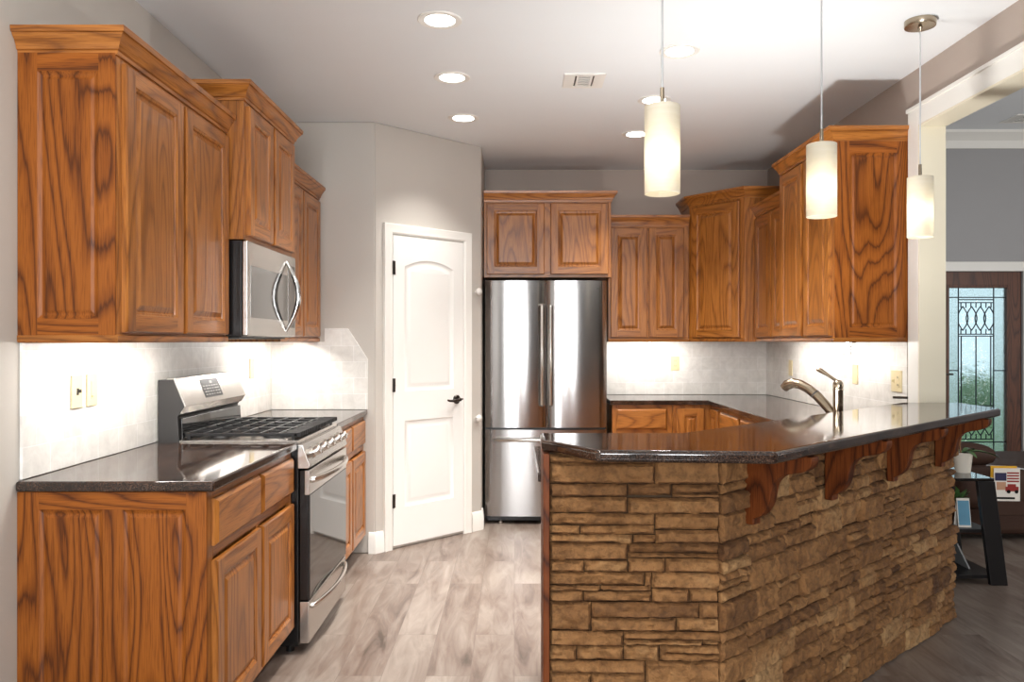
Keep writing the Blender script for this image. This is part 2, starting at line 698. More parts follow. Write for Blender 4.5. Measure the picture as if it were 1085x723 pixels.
m = MB()
m.box(XL - 0.12, REAR_Y - 0.12, ZC, XR, YB + 0.12, ZC + 0.1)
struct(m.build('ceiling', CEIL))
m = MB()
m.box(XR2, REAR_Y - 0.12, LZ, LX1 + 0.12, LY + 0.12, LZ + 0.1)
struct(m.build('ceiling_living', CEIL))

m = MB()
m.box(XL - 0.12, REAR_Y, 0, XL, YF, ZC)
struct(m.build('wall_left', WALL))
m = MB()
m.box(XL - 0.12, YF, 0, P0[0], YF + 0.10, ZC)
m.prism([P0, P1, (P1[0] - 0.10, P1[1] + 0.02), (P0[0] - 0.02, P0[1] + 0.10)], 0, ZC)
m.prism([P1, (P1[0], YB), (P1[0] - 0.10, YB), (P1[0] - 0.10, P1[1] + 0.02)], 0, ZC)
struct(m.build('wall_pantry', WALL, bevel=0.008, seg=2))
m = MB()
m.box(P1[0], YB, 0, XR2, YB + 0.12, ZC)
struct(m.build('wall_back', TAUPE))
YO = 4.03              # edge of the wide opening to the living room
ZO = 2.445
m = MB()
m.box(XR, YO, 0, XR2, YB, LZ)
m.box(XR, REAR_Y, ZO, XR2, YO, LZ)
struct(m.build('wall_right', TAUPE))
m = MB()
zs = [0.40, 2.40]
m.box(XL, REAR_Y - 0.12, 0, LX1, REAR_Y, zs[0])
m.box(XL, REAR_Y - 0.12, zs[1], LX1, REAR_Y, LZ)
xs = XL
for wx, ww in WINS:
    m.box(xs, REAR_Y - 0.12, zs[0], wx - ww / 2, REAR_Y, zs[1])
    xs = wx + ww / 2
m.box(xs, REAR_Y - 0.12, zs[0], LX1, REAR_Y, zs[1])
struct(m.build('wall_rear', WALLD))
for i, (wx, ww) in enumerate(WINS):
    m = MB()
    a, b = wx - ww / 2, wx + ww / 2
    for (x0, z0, x1, z1) in ((a, .40, a + .05, 2.40), (b - .05, .40, b, 2.40), (a + .05, .40, b - .05, .45), (a + .05, 2.35, b - .05, 2.40), (a + .05, 1.38, b - .05, 1.42)):
        m.box(x0, REAR_Y - 0.10, z0, x1, REAR_Y - 0.03, z1)
    struct(m.build('window_%d' % (i + 1), TRIM))
m = MB()
m.box(LX1, REAR_Y, 0, LX1 + 0.12, LY, LZ)
struct(m.build('wall_living_right', WALLR))
# living room far wall with the front-door opening
DX0, DX1, DZ = 4.44, 5.36, 2.085
m = MB()
m.box(XR2, LY, 0, DX0, LY + 0.12, LZ)
m.box(DX1, LY, 0, LX1, LY + 0.12, LZ)
m.box(DX0, LY, DZ, DX1, LY + 0.12, LZ)
struct(m.build('wall_living_far', WALLR))

# cornice, casings and baseboards
m = MB()
cp = [(0, 0.0), (0.012, 0.0), (0.014, 0.08), (0.03, 0.09), (0.07, 0.15), (0.085, 0.155), (0.085, 0.18), (0, 0.18)]
m.sweep([(XR2, LY), (LX1, LY)], cp, LZ - 0.18)
struct(m.build('trim_1', TRIM, smooth=40))
m = MB()
m.box(DX0 - 0.10, LY - 0.022, DZ, DX1 + 0.10, LY, DZ + 0.10)
m.box(DX0 - 0.10, LY - 0.022, 0, DX0, LY, DZ)
m.box(DX1, LY - 0.022, 0, DX1 + 0.10, LY, DZ)
struct(m.build('trim_2', TRIM, bevel=0.004))
# casing of the wide opening, kitchen side, and its lined jamb
m = MB()
m.box(XR - 0.018, YO, 1.0, XR, YO + 0.105, ZO + 0.10)
m.box(XR - 0.018, REAR_Y, ZO, XR, YO, ZO + 0.10)
m.box(XR - 0.026, REAR_Y, ZO + 0.085, XR, YO + 0.112, ZO + 0.105)
struct(m.build('trim_3', TRIM, bevel=0.003))
m = MB()
m.box(XR - 0.018, YO - 0.012, 0, XR2 + 0.006, YO, ZO - 0.012)
m.box(XR - 0.018, REAR_Y, ZO - 0.012, XR2 + 0.006, YO - 0.0, ZO)
struct(m.build('trim_4', JAMB, bevel=0.002))
BP = [(0, 0), (0.016, 0), (0.016, 0.085), (0.012, 0.10), (0.012, 0.115), (0.006, 0.132), (0, 0.135)]
m = MB()
S2 = sqrt(0.5)


def dg(t):
    return (P0[0] + t * S2, P0[1] + t * S2)


m.sweep([(-0.925, YF), P0, dg(0.062)], BP)
struct(m.build('baseboard_pantry_left', TRIM, smooth=30))
m = MB()
m.sweep([dg(0.822), P1, (P1[0], P1[1] + 0.10)], BP)
struct(m.build('baseboard_pantry_right', TRIM, smooth=30))
m = MB()
m.sweep([(XL, REAR_Y), (XL, 2.44)][::-1], BP)
struct(m.build('baseboard_left', TRIM, smooth=30))

# outside the front door
m = MB()
m.box(-2, LY + 0.3, -0.22, 14, 30, -0.12)
struct(m.build('ground_lawn', LAWN))

# ------------------------------------------------------------------ raised-panel faces
RP = [(0, 0), (0.004, 0.003), (0.010, 0.0045), (0.0115, 0.010), (0.016, 0.0105), (0.034, 0.002), (0.037, 0.0015)]
RPE = [(0, 0), (0.004, 0.0025), (0.012, 0.0055), (0.016, 0.0058), (0.026, 0.003), (0.029, 0.003)]


def panel_face(mb, w, h, panels, t=0.02, ease=0.005, x=0, y=0, z=0, rp=RP):
    """Frame-and-panel slab: front at y (facing -y), thickness t. panels = [(x0, z0, x1, z1)] side by side."""
    def V(px, pz, dy):
        return (x + px, y + dy, z + pz)

    def quad(a, b, c, d, mi):
        mb.add([a, b, c, d], [(0, 1, 2, 3)], mi)
    e = ease
    out, inn = [(0, 0), (w, 0), (w, h), (0, h)], [(e, e), (w - e, e), (w - e, h - e), (e, h - e)]
    for i in range(4):
        j = (i + 1) % 4
        mi = 1 if i in (0, 2) else 0
        quad(V(*out[i], e), V(*out[j], e), V(*inn[j], 0), V(*inn[i], 0), mi)
        quad(V(*out[i], t), V(*out[j], t), V(*out[j], e), V(*out[i], e), mi)
    quad(V(0, 0, t), V(0, h, t), V(w, h, t), V(w, 0, t), 0)
    if not panels:
        quad(V(*inn[0], 0), V(*inn[1], 0), V(*inn[2], 0), V(*inn[3], 0), 1)
        return
    z0, z1 = panels[0][1], panels[0][3]
    xa, xb = panels[0][0], panels[-1][2]

    def rect(x0, zz0, x1, zz1, mi):
        quad(V(x0, zz0, 0), V(x1, zz0, 0), V(x1, zz1, 0), V(x0, zz1, 0), mi)
    rect(e, e, xa, h - e, 0)
    rect(xb, e, w - e, h - e, 0)
    rect(xa, e, xb, z0, 1)
    rect(xa, z1, xb, h - e, 1)
    for i in range(len(panels) - 1):
        rect(panels[i][2], z0, panels[i + 1][0], z1, 0)
    for (x0, q0, x1, q1) in panels:
        k = min(1.0, 0.40 * min(x1 - x0, q1 - q0) / 0.05)
        rings = []
        for ins, d in rp:
            ii = ins * k
            rings.append([(x0 + ii, q0 + ii, d), (x1 - ii, q0 + ii, d), (x1 - ii, q1 - ii, d), (x0 + ii, q1 - ii, d)])
        for a, b in zip(rings, rings[1:]):
            for i in range(4):
                j = (i + 1) % 4
                quad(V(*a[i]), V(*a[j]), V(*b[j]), V(*b[i]), 0)
        r = rings[-1]
        quad(V(*r[0]), V(*r[1]), V(*r[2]), V(*r[3]), 0)


def door_mesh(w, h, fr=0.056):
    mb = MB()
    panel_face(mb, w, h, [(fr, fr, w - fr, h - fr)])
    return mb


def drawer_mesh(w, h):
    mb = MB()
    e = 0.011
    panel_face(mb, w, h, [], ease=e)
    return mb


CROWN = [(0, -0.006), (0.007, -0.006), (0.008, 0.006), (0.014, 0.009), (0.017, 0.020), (0.024, 0.034), (0.034, 0.045), (0.037, 0.052), (0.043, 0.054), (0.045, 0.072), (0, 0.072)]
RAILP = [(0, 0), (0.006, 0.0), (0.010, 0.006), (0.010, 0.022), (0, 0.026)]


def upper_cabinet(label, w, h, d, loc, rz, doors, crown_path, end=None, group='oak upper cabinets', rail_path=None, fr=0.056, crown=CROWN, name='upper_cabinet'):
    """Local frame: x along the wall, front at y = -d, z up from the cabinet's underside."""
    t = thing(name, label, 'cabinet', loc, rz, group)
    mb = MB()
    f = 0.019
    mb.box(0, -d + f, 0.0, w, 0, h, 0)
    st = 0.038
    mb.box(0, -d, 0, st, -d + f, h, 0)
    mb.box(w - st, -d, 0, w, -d + f, h, 0)
    mb.box(st, -d, 0, w - st, -d + f, 0.045, 1)
    mb.box(st, -d, h - 0.045, w - st, -d + f, h, 1)
    n = len(doors)
    if n > 1:
        for a, b in zip(doors, doors[1:]):
            c = (a[1] + b[0]) / 2
            mb.box(c - 0.03, -d, 0.045, c + 0.03, -d + f, h - 0.045, 0)
    mb.build('carcass', OAK, t, bevel=0.0015)
    for (a, b, z0, z1) in doors:
        door_mesh(b - a, z1 - z0, fr).build('door', OAK, t, loc=(a, -d - 0.0205, z0), smooth=25)
    mb = MB()
    mb.sweep(crown_path, crown, h, by_run=True)
    mb.build('crown_moulding', [OAK_H, OAK_Y], t, smooth=35)
    if rail_path:
        mb = MB()
        mb.sweep(rail_path, RAILP, 0.0, by_run=True)
        mb.build('light_rail', [OAK_H, OAK_Y], t, smooth=35)
    if end == 'x0':   # decorative raised panel on the face x = 0 (facing -x)
        mb = MB()
        ew = d - 0.0
        panel_face(mb, ew, h, [(0.062, 0.075, ew - 0.052, h - 0.058)], t=0.008, ease=0.001, rp=RPE)
        mb.build('end_panel', OAKP, t, loc=(-0.0082, 0, 0), rot=(0, 0, -pi / 2), smooth=25)
    if end == 'x1':
        mb = MB()
        panel_face(mb, d, h, [(0.075, 0.075, d - 0.062, h - 0.062)], t=0.008, ease=0.001, rp=RPE)
        mb.build('end_panel', OAKP, t, loc=(w + 0.0082, -d, 0), rot=(0, 0, pi / 2), smooth=25)
    return t


def U3(w, d):
    return [(0, 0), (0, -d), (w, -d), (w, 0)]


ZU = 1.345
LEFT = radians(90)
RIGHT = radians(-90)
GAP = 0.001
H36, H42 = 0.905, 1.050

# left wall, near to far
w1 = 0.945
upper_cabinet('nearest oak wall cabinet on the left wall with two doors and a paneled end', w1, H36, 0.305, (XL + GAP, 2.49, ZU), LEFT,
              [(0.030, 0.462, 0.032, H36 - 0.022), (0.490, w1 - 0.016, 0.032, H36 - 0.022)], [(0, 0), (0, -0.305), (w1, -0.305)], 'x0', rail_path=[(0, 0), (0, -0.305), (w1, -0.305)])
w2 = 0.762
ZM = 1.79
h2 = ZU + H42 - ZM
upper_cabinet('short oak wall cabinet directly above the microwave, left wall', w2, h2, 0.38, (XL + GAP, 3.438, ZM), LEFT,
              [(0.030, 0.366, 0.020, h2 - 0.022), (0.396, w2 - 0.030, 0.020, h2 - 0.022)], U3(w2, 0.38))
w3 = YF - 4.203 - 0.002
upper_cabinet('narrow-looking oak wall cabinet between the microwave and the pantry wall', w3, H36, 0.305, (XL + GAP, 4.203, ZU), LEFT,
              [(0.030, 0.415, 0.032, H36 - 0.022), (0.440, w3 - 0.030, 0.032, H36 - 0.022)], [(0, -0.305), (w3, -0.305)], rail_path=[(0, -0.305), (w3, -0.305)])

# back wall
xf0, xf1 = -0.228, 0.722
wf = xf1 - xf0
zf = 1.825
hf = ZU + H42 - zf
upper_cabinet('wide oak wall cabinet with two doors above the refrigerator', wf, hf, 0.53, (xf0, YB - GAP, zf), 0,
              [(0.022, 0.452, 0.022, hf - 0.018), (0.498, wf - 0.022, 0.022, hf - 0.018)], [(0, -0.53), (wf, -0.53), (wf, 0)])
xb0, xb1 = 0.728, 1.352
wb_ = xb1 - xb0
upper_cabinet('oak wall cabinet on the back wall just right of the refrigerator, two doors', wb_, H36, 0.305, (xb0, YB - GAP, ZU), 0,
              [(0.016, 0.300, 0.032, H36 - 0.022), (0.312, wb_ - 0.040, 0.032, H36 - 0.022)], [(0, -0.305), (wb_, -0.305)], rail_path=[(0, -0.305), (wb_, -0.305)])

# diagonal corner cabinet
cx0, cy1 = 1.356, 5.775
ca, cb_ = (cx0, YB - 0.305), (1.672, cy1)
t = thing('corner_cabinet', 'tall diagonal oak corner wall cabinet with a single door', 'cabinet', (cx0, YB - GAP, ZU), 0, 'oak upper cabinets')
mb = MB()
pc = [(0, 0), (0, -0.305), (cb_[0] - cx0, cy1 - YB), (XR - GAP - cx0, cy1 - YB), (XR - GAP - cx0, 0)]
mb.prism(pc, 0, H42)
mb.build('carcass', OAK, t, bevel=0.0015)
mb = MB()
mb.sweep(pc[:4], CROWN, H42, by_run=True)
mb.build('crown_moulding', [OAK_H, OAK_Y], t, smooth=35)
mb = MB()
mb.sweep(pc[1:3], RAILP, 0)
mb.build('light_rail', [OAK_H, OAK_Y], t, smooth=35)
dv = Vector((pc[2][0] - pc[1][0], pc[2][1] - pc[1][1]))
dl = dv.length
ang = math.atan2(dv.y, dv.x)
dn = Vector((dv.y, -dv.x)).normalized()
q = Vector(pc[1]) + dv.normalized() * 0.035 + dn * 0.0205
door_mesh(dl - 0.075, H42 - 0.054).build('door', OAK, t, loc=(q.x, q.y, 0.032), rot=(0, 0, ang), smooth=25)

# right wall, far to near
ys, yt, ye = cy1 - 0.002, 5.005, 4.165
ws = ys - yt
upper_cabinet('low oak wall cabinet on the right wall tucked between two taller ones', ws, H36, 0.305, (XR - GAP, ys, ZU), RIGHT,
              [(0.020, 0.375, 0.032, H36 - 0.022), (0.395, ws - 0.030, 0.032, H36 - 0.022)], [(0, -0.305), (ws, -0.305)], rail_path=[(0, -0.305), (ws, -0.305)])
wt = yt - 0.003 - ye
upper_cabinet('tall oak wall cabinet nearest the living room opening, large paneled end facing out', wt, H42, 0.385, (XR - GAP, yt - 0.003, ZU), RIGHT,
              [(0.030, 0.402, 0.032, H42 - 0.022), (0.436, wt - 0.030, 0.032, H42 - 0.022)], U3(wt, 0.385), 'x1', rail_path=[(0, -0.385), (wt, -0.385), (wt, 0)])

# ------------------------------------------------------------------ base cabinets
ZT, TH = 0.914, 0.034
ZBC = ZT - TH


def base_cabinet(label, w, d, loc, rz, drawers, doors, end=None, group='oak base cabinets', h=None):
    h = h or ZBC - 0.001
    t = thing('base_cabinet', label, 'cabinet', loc, rz, group)
    mb = MB()
    f = 0.019
    k = 0.10
    mb.box(0, -d + f, k, w, 0, h, 0)
    mb.box(0, -d, k, 0.04, -d + f, h, 0)
    mb.box(w - 0.04, -d, k, w, -d + f, h, 0)
    mb.box(0.04, -d, k, w - 0.04, -d + f, k + 0.045, 1)
    mb.box(0.04, -d, h - 0.04, w - 0.04, -d + f, h, 1)
    mb.box(0.04, -d, h - 0.215, w - 0.04, -d + f, h - 0.165, 1)
    xs = sorted({round((a[1] + b[0]) / 2, 4) for a, b in zip(doors, doors[1:])} | {round((a[1] + b[0]) / 2, 4) for a, b in zip(drawers, drawers[1:])})
    for c in xs:
        mb.box(c - 0.022, -d, k + 0.045, c + 0.022, -d + f, h - 0.215, 0)
        mb.box(c - 0.022, -d, h - 0.165, c + 0.022, -d + f, h - 0.04, 0)
    mb.build('carcass', OAK, t, bevel=0.0015)
    mb = MB()
    mb.box(0.0, -d + 0.075, 0.0, w, 0.0, k, 0)
    mb.build('toe_kick', TOE, t)
    for (a, b) in drawers:
        drawer_mesh(b - a, 0.150).build('drawer', OAK, t, loc=(a, -d - 0.0205, h - 0.178), smooth=25)
    for (a, b, z0, z1) in doors:
        door_mesh(b - a, z1 - z0).build('door', OAK, t, loc=(a, -d - 0.0205, z0), smooth=25)
    if end == 'x0':
        mb = MB()
        p1, p2 = (0.065, 0.215), (0.315, 0.475)
        panel_face(mb, d, h, [(0.068, 0.14, 0.268, h - 0.055), (0.329, 0.14, d - 0.063, h - 0.055)], t=0.012, ease=0.001, rp=RPE)
        mb.build('end_panel', OAKP, t, loc=(-0.0122, 0, 0), rot=(0, 0, -pi / 2), smooth=25)
    return t


D0 = 0.590
wbl = 3.418 - 2.492
base_cabinet('oak base cabinet at the near left with two drawers and a paneled end', wbl, D0, (XL + GAP, 2.492, 0), LEFT,
             [(0.030, 0.470), (0.496, wbl - 0.018)], [(0.030, 0.470, 0.125, 0.655), (0.496, wbl - 0.018, 0.125, 0.655)], 'x0')
wbf = YF - 4.192 - 0.002
base_cabinet('oak base cabinet beyond the range, against the pantry wall', wbf, D0, (XL + GAP, 4.192, 0), LEFT,
             [(0.030, 0.425), (0.450, wbf - 0.025)], [(0.030, 0.425, 0.125, 0.655), (0.450, wbf - 0.025, 0.125, 0.655)])
DB = 0.605
XFB = XR - DB - 0.002      # face line of the right run
base_cabinet('oak base cabinet with a drawer just right of the refrigerator', 0.445, DB, (0.722, YB - GAP, 0), 0,
             [(0.028, 0.400)], [(0.028, 0.400, 0.125, 0.655)])
# lazy-susan corner unit: an L in plan with two doors meeting in the inner corner
YFB = YB - DB
t = thing('corner_base_cabinet', 'oak corner base cabinet where back and right runs meet, doors without drawers', 'cabinet', (1.170, YB - GAP, 0), 0, 'oak base cabinets')
L = [(0, 0), (0, -DB), (XFB - 1.170, -DB), (XFB - 1.170, -DB - 0.27), (XR - GAP - 1.170, -DB - 0.27), (XR - GAP - 1.170, 0)]
mb = MB()
mb.prism(L, 0.10, ZBC - 0.001)
mb.build('carcass', OAK, t, bevel=0.0015)
mb = MB()
Lk = [(0, 0), (0, -DB + 0.07), (XFB - 1.170 + 0.07, -DB + 0.07), (XFB - 1.170 + 0.07, -DB - 0.27), (XR - GAP - 1.170, -DB - 0.27), (XR - GAP - 1.170, 0)]
mb.prism(Lk, 0.0, 0.10)
mb.build('toe_kick', TOE, t)
door_mesh(0.205, 0.73).build('door', OAK, t, loc=(0.025, -DB - 0.0205, 0.125), smooth=25)
door_mesh(0.205, 0.73).build('door', OAK, t, loc=(XFB - 1.170 - 0.0205, -DB - 0.042, 0.125), rot=(0, 0, RIGHT), smooth=25)
yr0 = YB - GAP - DB - 0.272
base_cabinet('oak drawer base cabinet on the right run next to the corner unit', 0.50, DB, (XR - GAP, yr0, 0), RIGHT,
             [(0.028, 0.472)], [(0.028, 0.472, 0.125, 0.655)])
yr1 = yr0 - 0.502
base_cabinet('oak base cabinet on the right run nearest the sink corner', yr1 - 4.33, DB, (XR - GAP, yr1, 0), RIGHT,
             [(0.028, yr1 - 4.33 - 0.028)], [(0.028, (yr1 - 4.33) / 2 - 0.012, 0.125, 0.655), ((yr1 - 4.33) / 2 + 0.012, yr1 - 4.33 - 0.028, 0.125, 0.655)])

# ------------------------------------------------------------------ breakfast bar: wall line geometry
U = Vector((0.7237, 0.690)).normalized()      # along the angled leg
Nn = Vector((U.y, -U.x))                       # outward, towards the living room
A = Vector((0.108, 2.455))                     # stone face, left end
B = Vector((0.632, 2.440))                     # stone face, bend
Cc = B + U * 2.085                             # stone face, right end
BK = [Vector((0.108, 2.64)), Vector((0.632 - 0.07, 2.64))]   # rear face of the half wall
WT = 0.20
BKB = Vector((B.x, B.y)) - Nn * WT


def meet(p, d, q, e):
    den = d.x * e.y - d.y * e.x
    s = ((q.x - p.x) * e.y - (q.y - p.y) * e.x) / den
    return p + d * s


Kin = meet(Vector((0, 2.645)), Vector((1, 0)), BKB, U)        # rear inner bend
KinE = meet(BKB, U, Vector((0, YO - 0.016)), Vector((1, 0)))   # rear end at the jamb
ZBAR, TB = 1.040, 0.036
ZS = ZBAR - TB

# lower worktop (back run, right run, peninsula): one continuous slab
fr1 = 2.645 + 0.655
off = BKB - Nn * 0.650
pA = meet(off, U, Vector((0, fr1)), Vector((1, 0)))
XCF = XFB - 0.028
pB = meet(off, U, Vector((XCF, 0)), Vector((0, 1)))
KinEw = meet(BKB, U, Vector((XR - GAP, 0)), Vector((0, 1)))
e_ = 0.002
kk = Kin - Nn * e_
wl = [(0.078, 2.647 + e_), (Kin.x - 0.001, 2.647 + e_), (KinEw.x - 0.004, KinEw.y), (XR - 0.002, KinEw.y + 0.004), (XR - 0.002, YB - 0.002),
      (0.702, YB - 0.002), (0.702, YFB - 0.028), (XCF, YFB - 0.028), (pB.x, pB.y), (pA.x, pA.y), (0.078, fr1)]
mb = MB()
mb.prism(wl, ZBC, ZT)
o = mb.build('worktop', GRANITE, None, loc=(1.2, 5.9, 0), bevel=0.009, seg=3, off=(1.2, 5.9, 0))
tag(o, 'dark granite worktop wrapping the back, right and sink side behind the bar', 'countertop', 'granite worktops')
mb = MB()
mb.box(XL + 0.001, 2.468, ZBC, -0.932, 3.420, ZT)
o = mb.build('worktop', GRANITE, None, loc=(-1.24, 2.94, 0), bevel=0.009, seg=3, off=(-1.24, 2.94, 0))
tag(o, 'dark granite worktop on the near left base cabinet', 'countertop', 'granite worktops')
mb = MB()
mb.box(XL + 0.001, 4.190, ZBC, -0.932, YF - 0.001, ZT)
o = mb.build('worktop', GRANITE, None, loc=(-1.24, 4.62, 0), bevel=0.009, seg=3, off=(-1.24, 4.62, 0))
tag(o, 'short dark granite worktop between the range and the pantry wall', 'countertop', 'granite worktops')

# sink-side cabinets under the peninsula
t = thing('peninsula_cabinet', 'oak sink cabinet run on the kitchen side of the stone bar', 'cabinet', (0.108, 2.66, 0))
offc = BKB - Nn * 0.62
c1 = meet(offc, U, Vector((0, fr1 - 0.03)), Vector((1, 0)))
c2 = meet(offc, U, Vector((0, 4.20)), Vector((1, 0)))
poly = [(0.128, 2.652), (Kin.x - 0.006, 2.652), (KinE.x - 0.16, KinE.y - 0.14), (c2.x + 0.28, 4.20), (c2.x, c2.y), (c1.x, c1.y), (0.128, fr1 - 0.03)]
mb = MB()
mb.prism(poly, 0.10, ZBC - 0.002)
mb.build('carcass', OAK, t, off=(0.108, 2.66, 0), bevel=0.0015)
mb = MB()
pk = [(0.128, 2.652), (Kin.x - 0.006, 2.652), (KinE.x - 0.16, KinE.y - 0.14), (c2.x + 0.28, 4.13), (c2.x + 0.06, c2.y - 0.05), (c1.x + 0.03, c1.y - 0.07), (0.128, fr1 - 0.10)]
mb.prism(pk, 0, 0.10)
mb.build('toe_kick', TOE, t, off=(0.108, 2.66, 0))
aU = math.atan2(U.y, U.x) + pi
for k in range(3):
    s = 0.10 + 0.40 * (k + 1)
    p = c1 + U * s - Nn * 0.0205
    door_mesh(0.36, 0.73).build('door', OAK, t, loc=(p.x - 0.108, p.y - 2.66, 0.125), rot=(0, 0, aU), smooth=25)

# ------------------------------------------------------------------ breakfast bar
bar = thing('breakfast_bar', 'angled breakfast bar clad in tan stacked ledge stone with wooden brackets', 'bar', (0.108, 2.455, 0))
OB = (0.108, 2.455, 0)
gr = 0.012
A2, B2, C2 = A + Vector((0, gr + 0.014)), B + Vector((-0.006, gr + 0.014)), Cc - Nn * (gr + 0.014)
mb = MB()
mb.prism([tuple(A2), tuple(B2), tuple(C2), (KinE.x + 0.02, KinE.y), tuple(Kin), (0.108, 2.645)], 0, ZS - 0.001)
mb.build('wall_core', GROUT, bar, off=OB)
mb = MB()
mb.box(0.088, 2.430, 0, 0.1075, 2.640, ZS - 0.001)
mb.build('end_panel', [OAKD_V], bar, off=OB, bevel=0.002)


def stone_veneer():
    rnd = random.Random(11)
    verts, faces, tint = [], [], []
    L1 = (B - A).length
    L2 = (Cc - B).length
    U1 = (B - A).normalized()
    N1 = Vector((U1.y, -U1.x))

    def wall_pt(u, n):
        if u <= L1:
            p = A + U1 * u
            nn = N1
        else:
            p = B + U * (u - L1)
            nn = Nn
        w = 0.03
        if abs(u - L1) < w:
            f = (u - L1 + w) / (2 * w)
            nn = (N1 * (1 - f) + Nn * f).normalized()
        return p + nn * n

    def stone(u0, u1, z0, z1, d):
        g = 0.0015
        u0 += g
        u1 -= g
        z0 += g * 0.8
        z1 -= g * 0.8
        if u1 - u0 < 0.015 or z1 - z0 < 0.008:
            return
        step = 0.0075
        nu = max(3, int((u1 - u0) / step))
        nz = max(3, int((z1 - z0) / step))
        seed = rnd.uniform(0, 100)
        tt = min(1, max(0, rnd.gauss(0.52, 0.10 if u1 <= L1 + 0.01 else 0.19)))
        tiltz = rnd.uniform(-0.008, 0.008)
        tiltu = rnd.uniform(-0.007, 0.007)
        base = len(verts)
        us = [u0 + (u1 - u0) * i / nu for i in range(nu + 1)]
        zz = [z0 + (z1 - z0) * j / nz for j in range(nz + 1)]
        for j, z in enumerate(zz):
            for i, u in enumerate(us):
                e = min(u - u0, u1 - u, z - z0, z1 - z)
                n1 = mnoise.noise(Vector((u * 9 + seed, z * 13, seed)))
                n2 = mnoise.noise(Vector((u * 34 + seed, z * 46, seed + 7)))
                n3 = abs(mnoise.noise(Vector((u * 12 - seed, z * 42 + u * 4, seed + 3))))
                n4 = mnoise.noise(Vector((u * 60 + seed, z * 110, seed + 21)))
                n5 = abs(mnoise.noise(Vector((u * 22 + seed, z * 20, seed + 31))))
                wob = 0.5 + 0.5 * mnoise.noise(Vector((u * 40, z * 40, seed + 11)))
                rr = 0.0025 + 0.005 * wob
                k = min(1.0, max(0.0, e / rr))
                fall = (1 - k) ** 2 * 0.013
                n = d + 0.006 * n1 + 0.0035 * n2 - 0.007 * (1 - n3) ** 5 + 0.0016 * n4 - 0.005 * (1 - n5) ** 6 - fall + tiltz * ((z - z0) / (z1 - z0) - 0.5) + tiltu * ((u - u0) / (u1 - u0) - 0.5)
                # ragged outline
                uu, zc = u, z
                if i in (0, nu):
                    uu += 0.0026 * mnoise.noise(Vector((z * 45, seed, 1.0)))
                if j in (0, nz):
                    zc += 0.0026 * mnoise.noise(Vector((u * 30, seed, 5.0)))
                p = wall_pt(uu, n)
                verts.append((p.x - OB[0], p.y - OB[1], zc))
                tint.append(tt)
        nf = nu + 1
        for j in range(nz):
            for i in range(nu):
                a = base + j * nf + i
                faces.append((a, a + 1, a + nf + 1, a + nf))
        # skirt back to the wall
        loop = [base + i for i in range(nu + 1)] + [base + j * nf + nu for j in range(1, nz + 1)] + [base + nz * nf + i for i in range(nu - 1, -1, -1)] + [base + j * nf for j in range(nz - 1, 0, -1)]
        params = [(us[i], zz[0]) for i in range(nu + 1)] + [(us[nu], zz[j]) for j in range(1, nz + 1)] + [(us[i], zz[nz]) for i in range(nu - 1, -1, -1)] + [(us[0], zz[j]) for j in range(nz - 1, 0, -1)]
        sb = len(verts)
        for (u, z) in params:
            p = wall_pt(u, -0.014)
            verts.append((p.x - OB[0], p.y - OB[1], z))
            tint.append(tt * 0.8)
        n = len(loop)
        for i in range(n):
            j = (i + 1) % n
            faces.append((loop[j], loop[i], sb + i, sb + j))

    def split_run(ua, ub, za, zb, lo, hi, d):
        u = ua
        while u < ub - 1e-6:
            ln = rnd.uniform(lo, hi)
            if ub - (u + ln) < lo * 0.6:
                ln = ub - u
            stone(u, u + ln, za, zb, d + rnd.uniform(-0.004, 0.006))
            u += ln

    # the courses of the short leg, from the top: (start, end) along the leg, (top, bottom) within the course
    FRONT = [
        [(0, .62, 0, .30), (0, .62, .30, 1), (.62, 1, 0, 1)],
        [(0, .46, 0, .44), (0, .46, .44, 1), (.46, .72, 0, .40), (.72, 1, 0, .28), (.72, 1, .28, .46), (.46, .72, .40, .46), (.46, 1, .46, 1)],
        [(0, .62, 0, .42), (0, .18, .42, .72), (.18, .62, .42, .72), (0, .49, .72, 1), (.49, .62, .72, 1), (.62, 1, 0, .55), (.62, 1, .55, 1)],
        [(0, .46, 0, .60), (0, .205, .60, 1), (.205, .46, .60, 1), (.46, 1, 0, .34), (.46, 1, .34, .52), (.46, .68, .52, 1), (.68, 1, .52, 1)],
        [(0, .56, 0, .46), (.56, .60, 0, .46), (0, .30, .46, .64), (.30, .60, .46, .64), (0, .20, .64, 1), (.20, .60, .64, 1), (.60, 1, 0, .54), (.60, .82, .54, 1), (.82, 1, .54, 1)],
        [(0, .245, 0, 1), (.245, .88, 0, .54), (.88, 1, 0, .54), (.245, .745, .54, 1), (.745, 1, .54, 1)],
        [(0, .435, 0, .52), (0, .16, .52, 1), (.16, .435, .52, 1), (.435, 1, 0, .28), (.435, .9, .28, .46), (.9, 1, .28, .46), (.435, .645, .46, 1), (.645, 1, .46, .74), (.645, 1, .74, 1)],
    ]
    H = ZS - 0.004
    nc = 11
    hs = H / nc
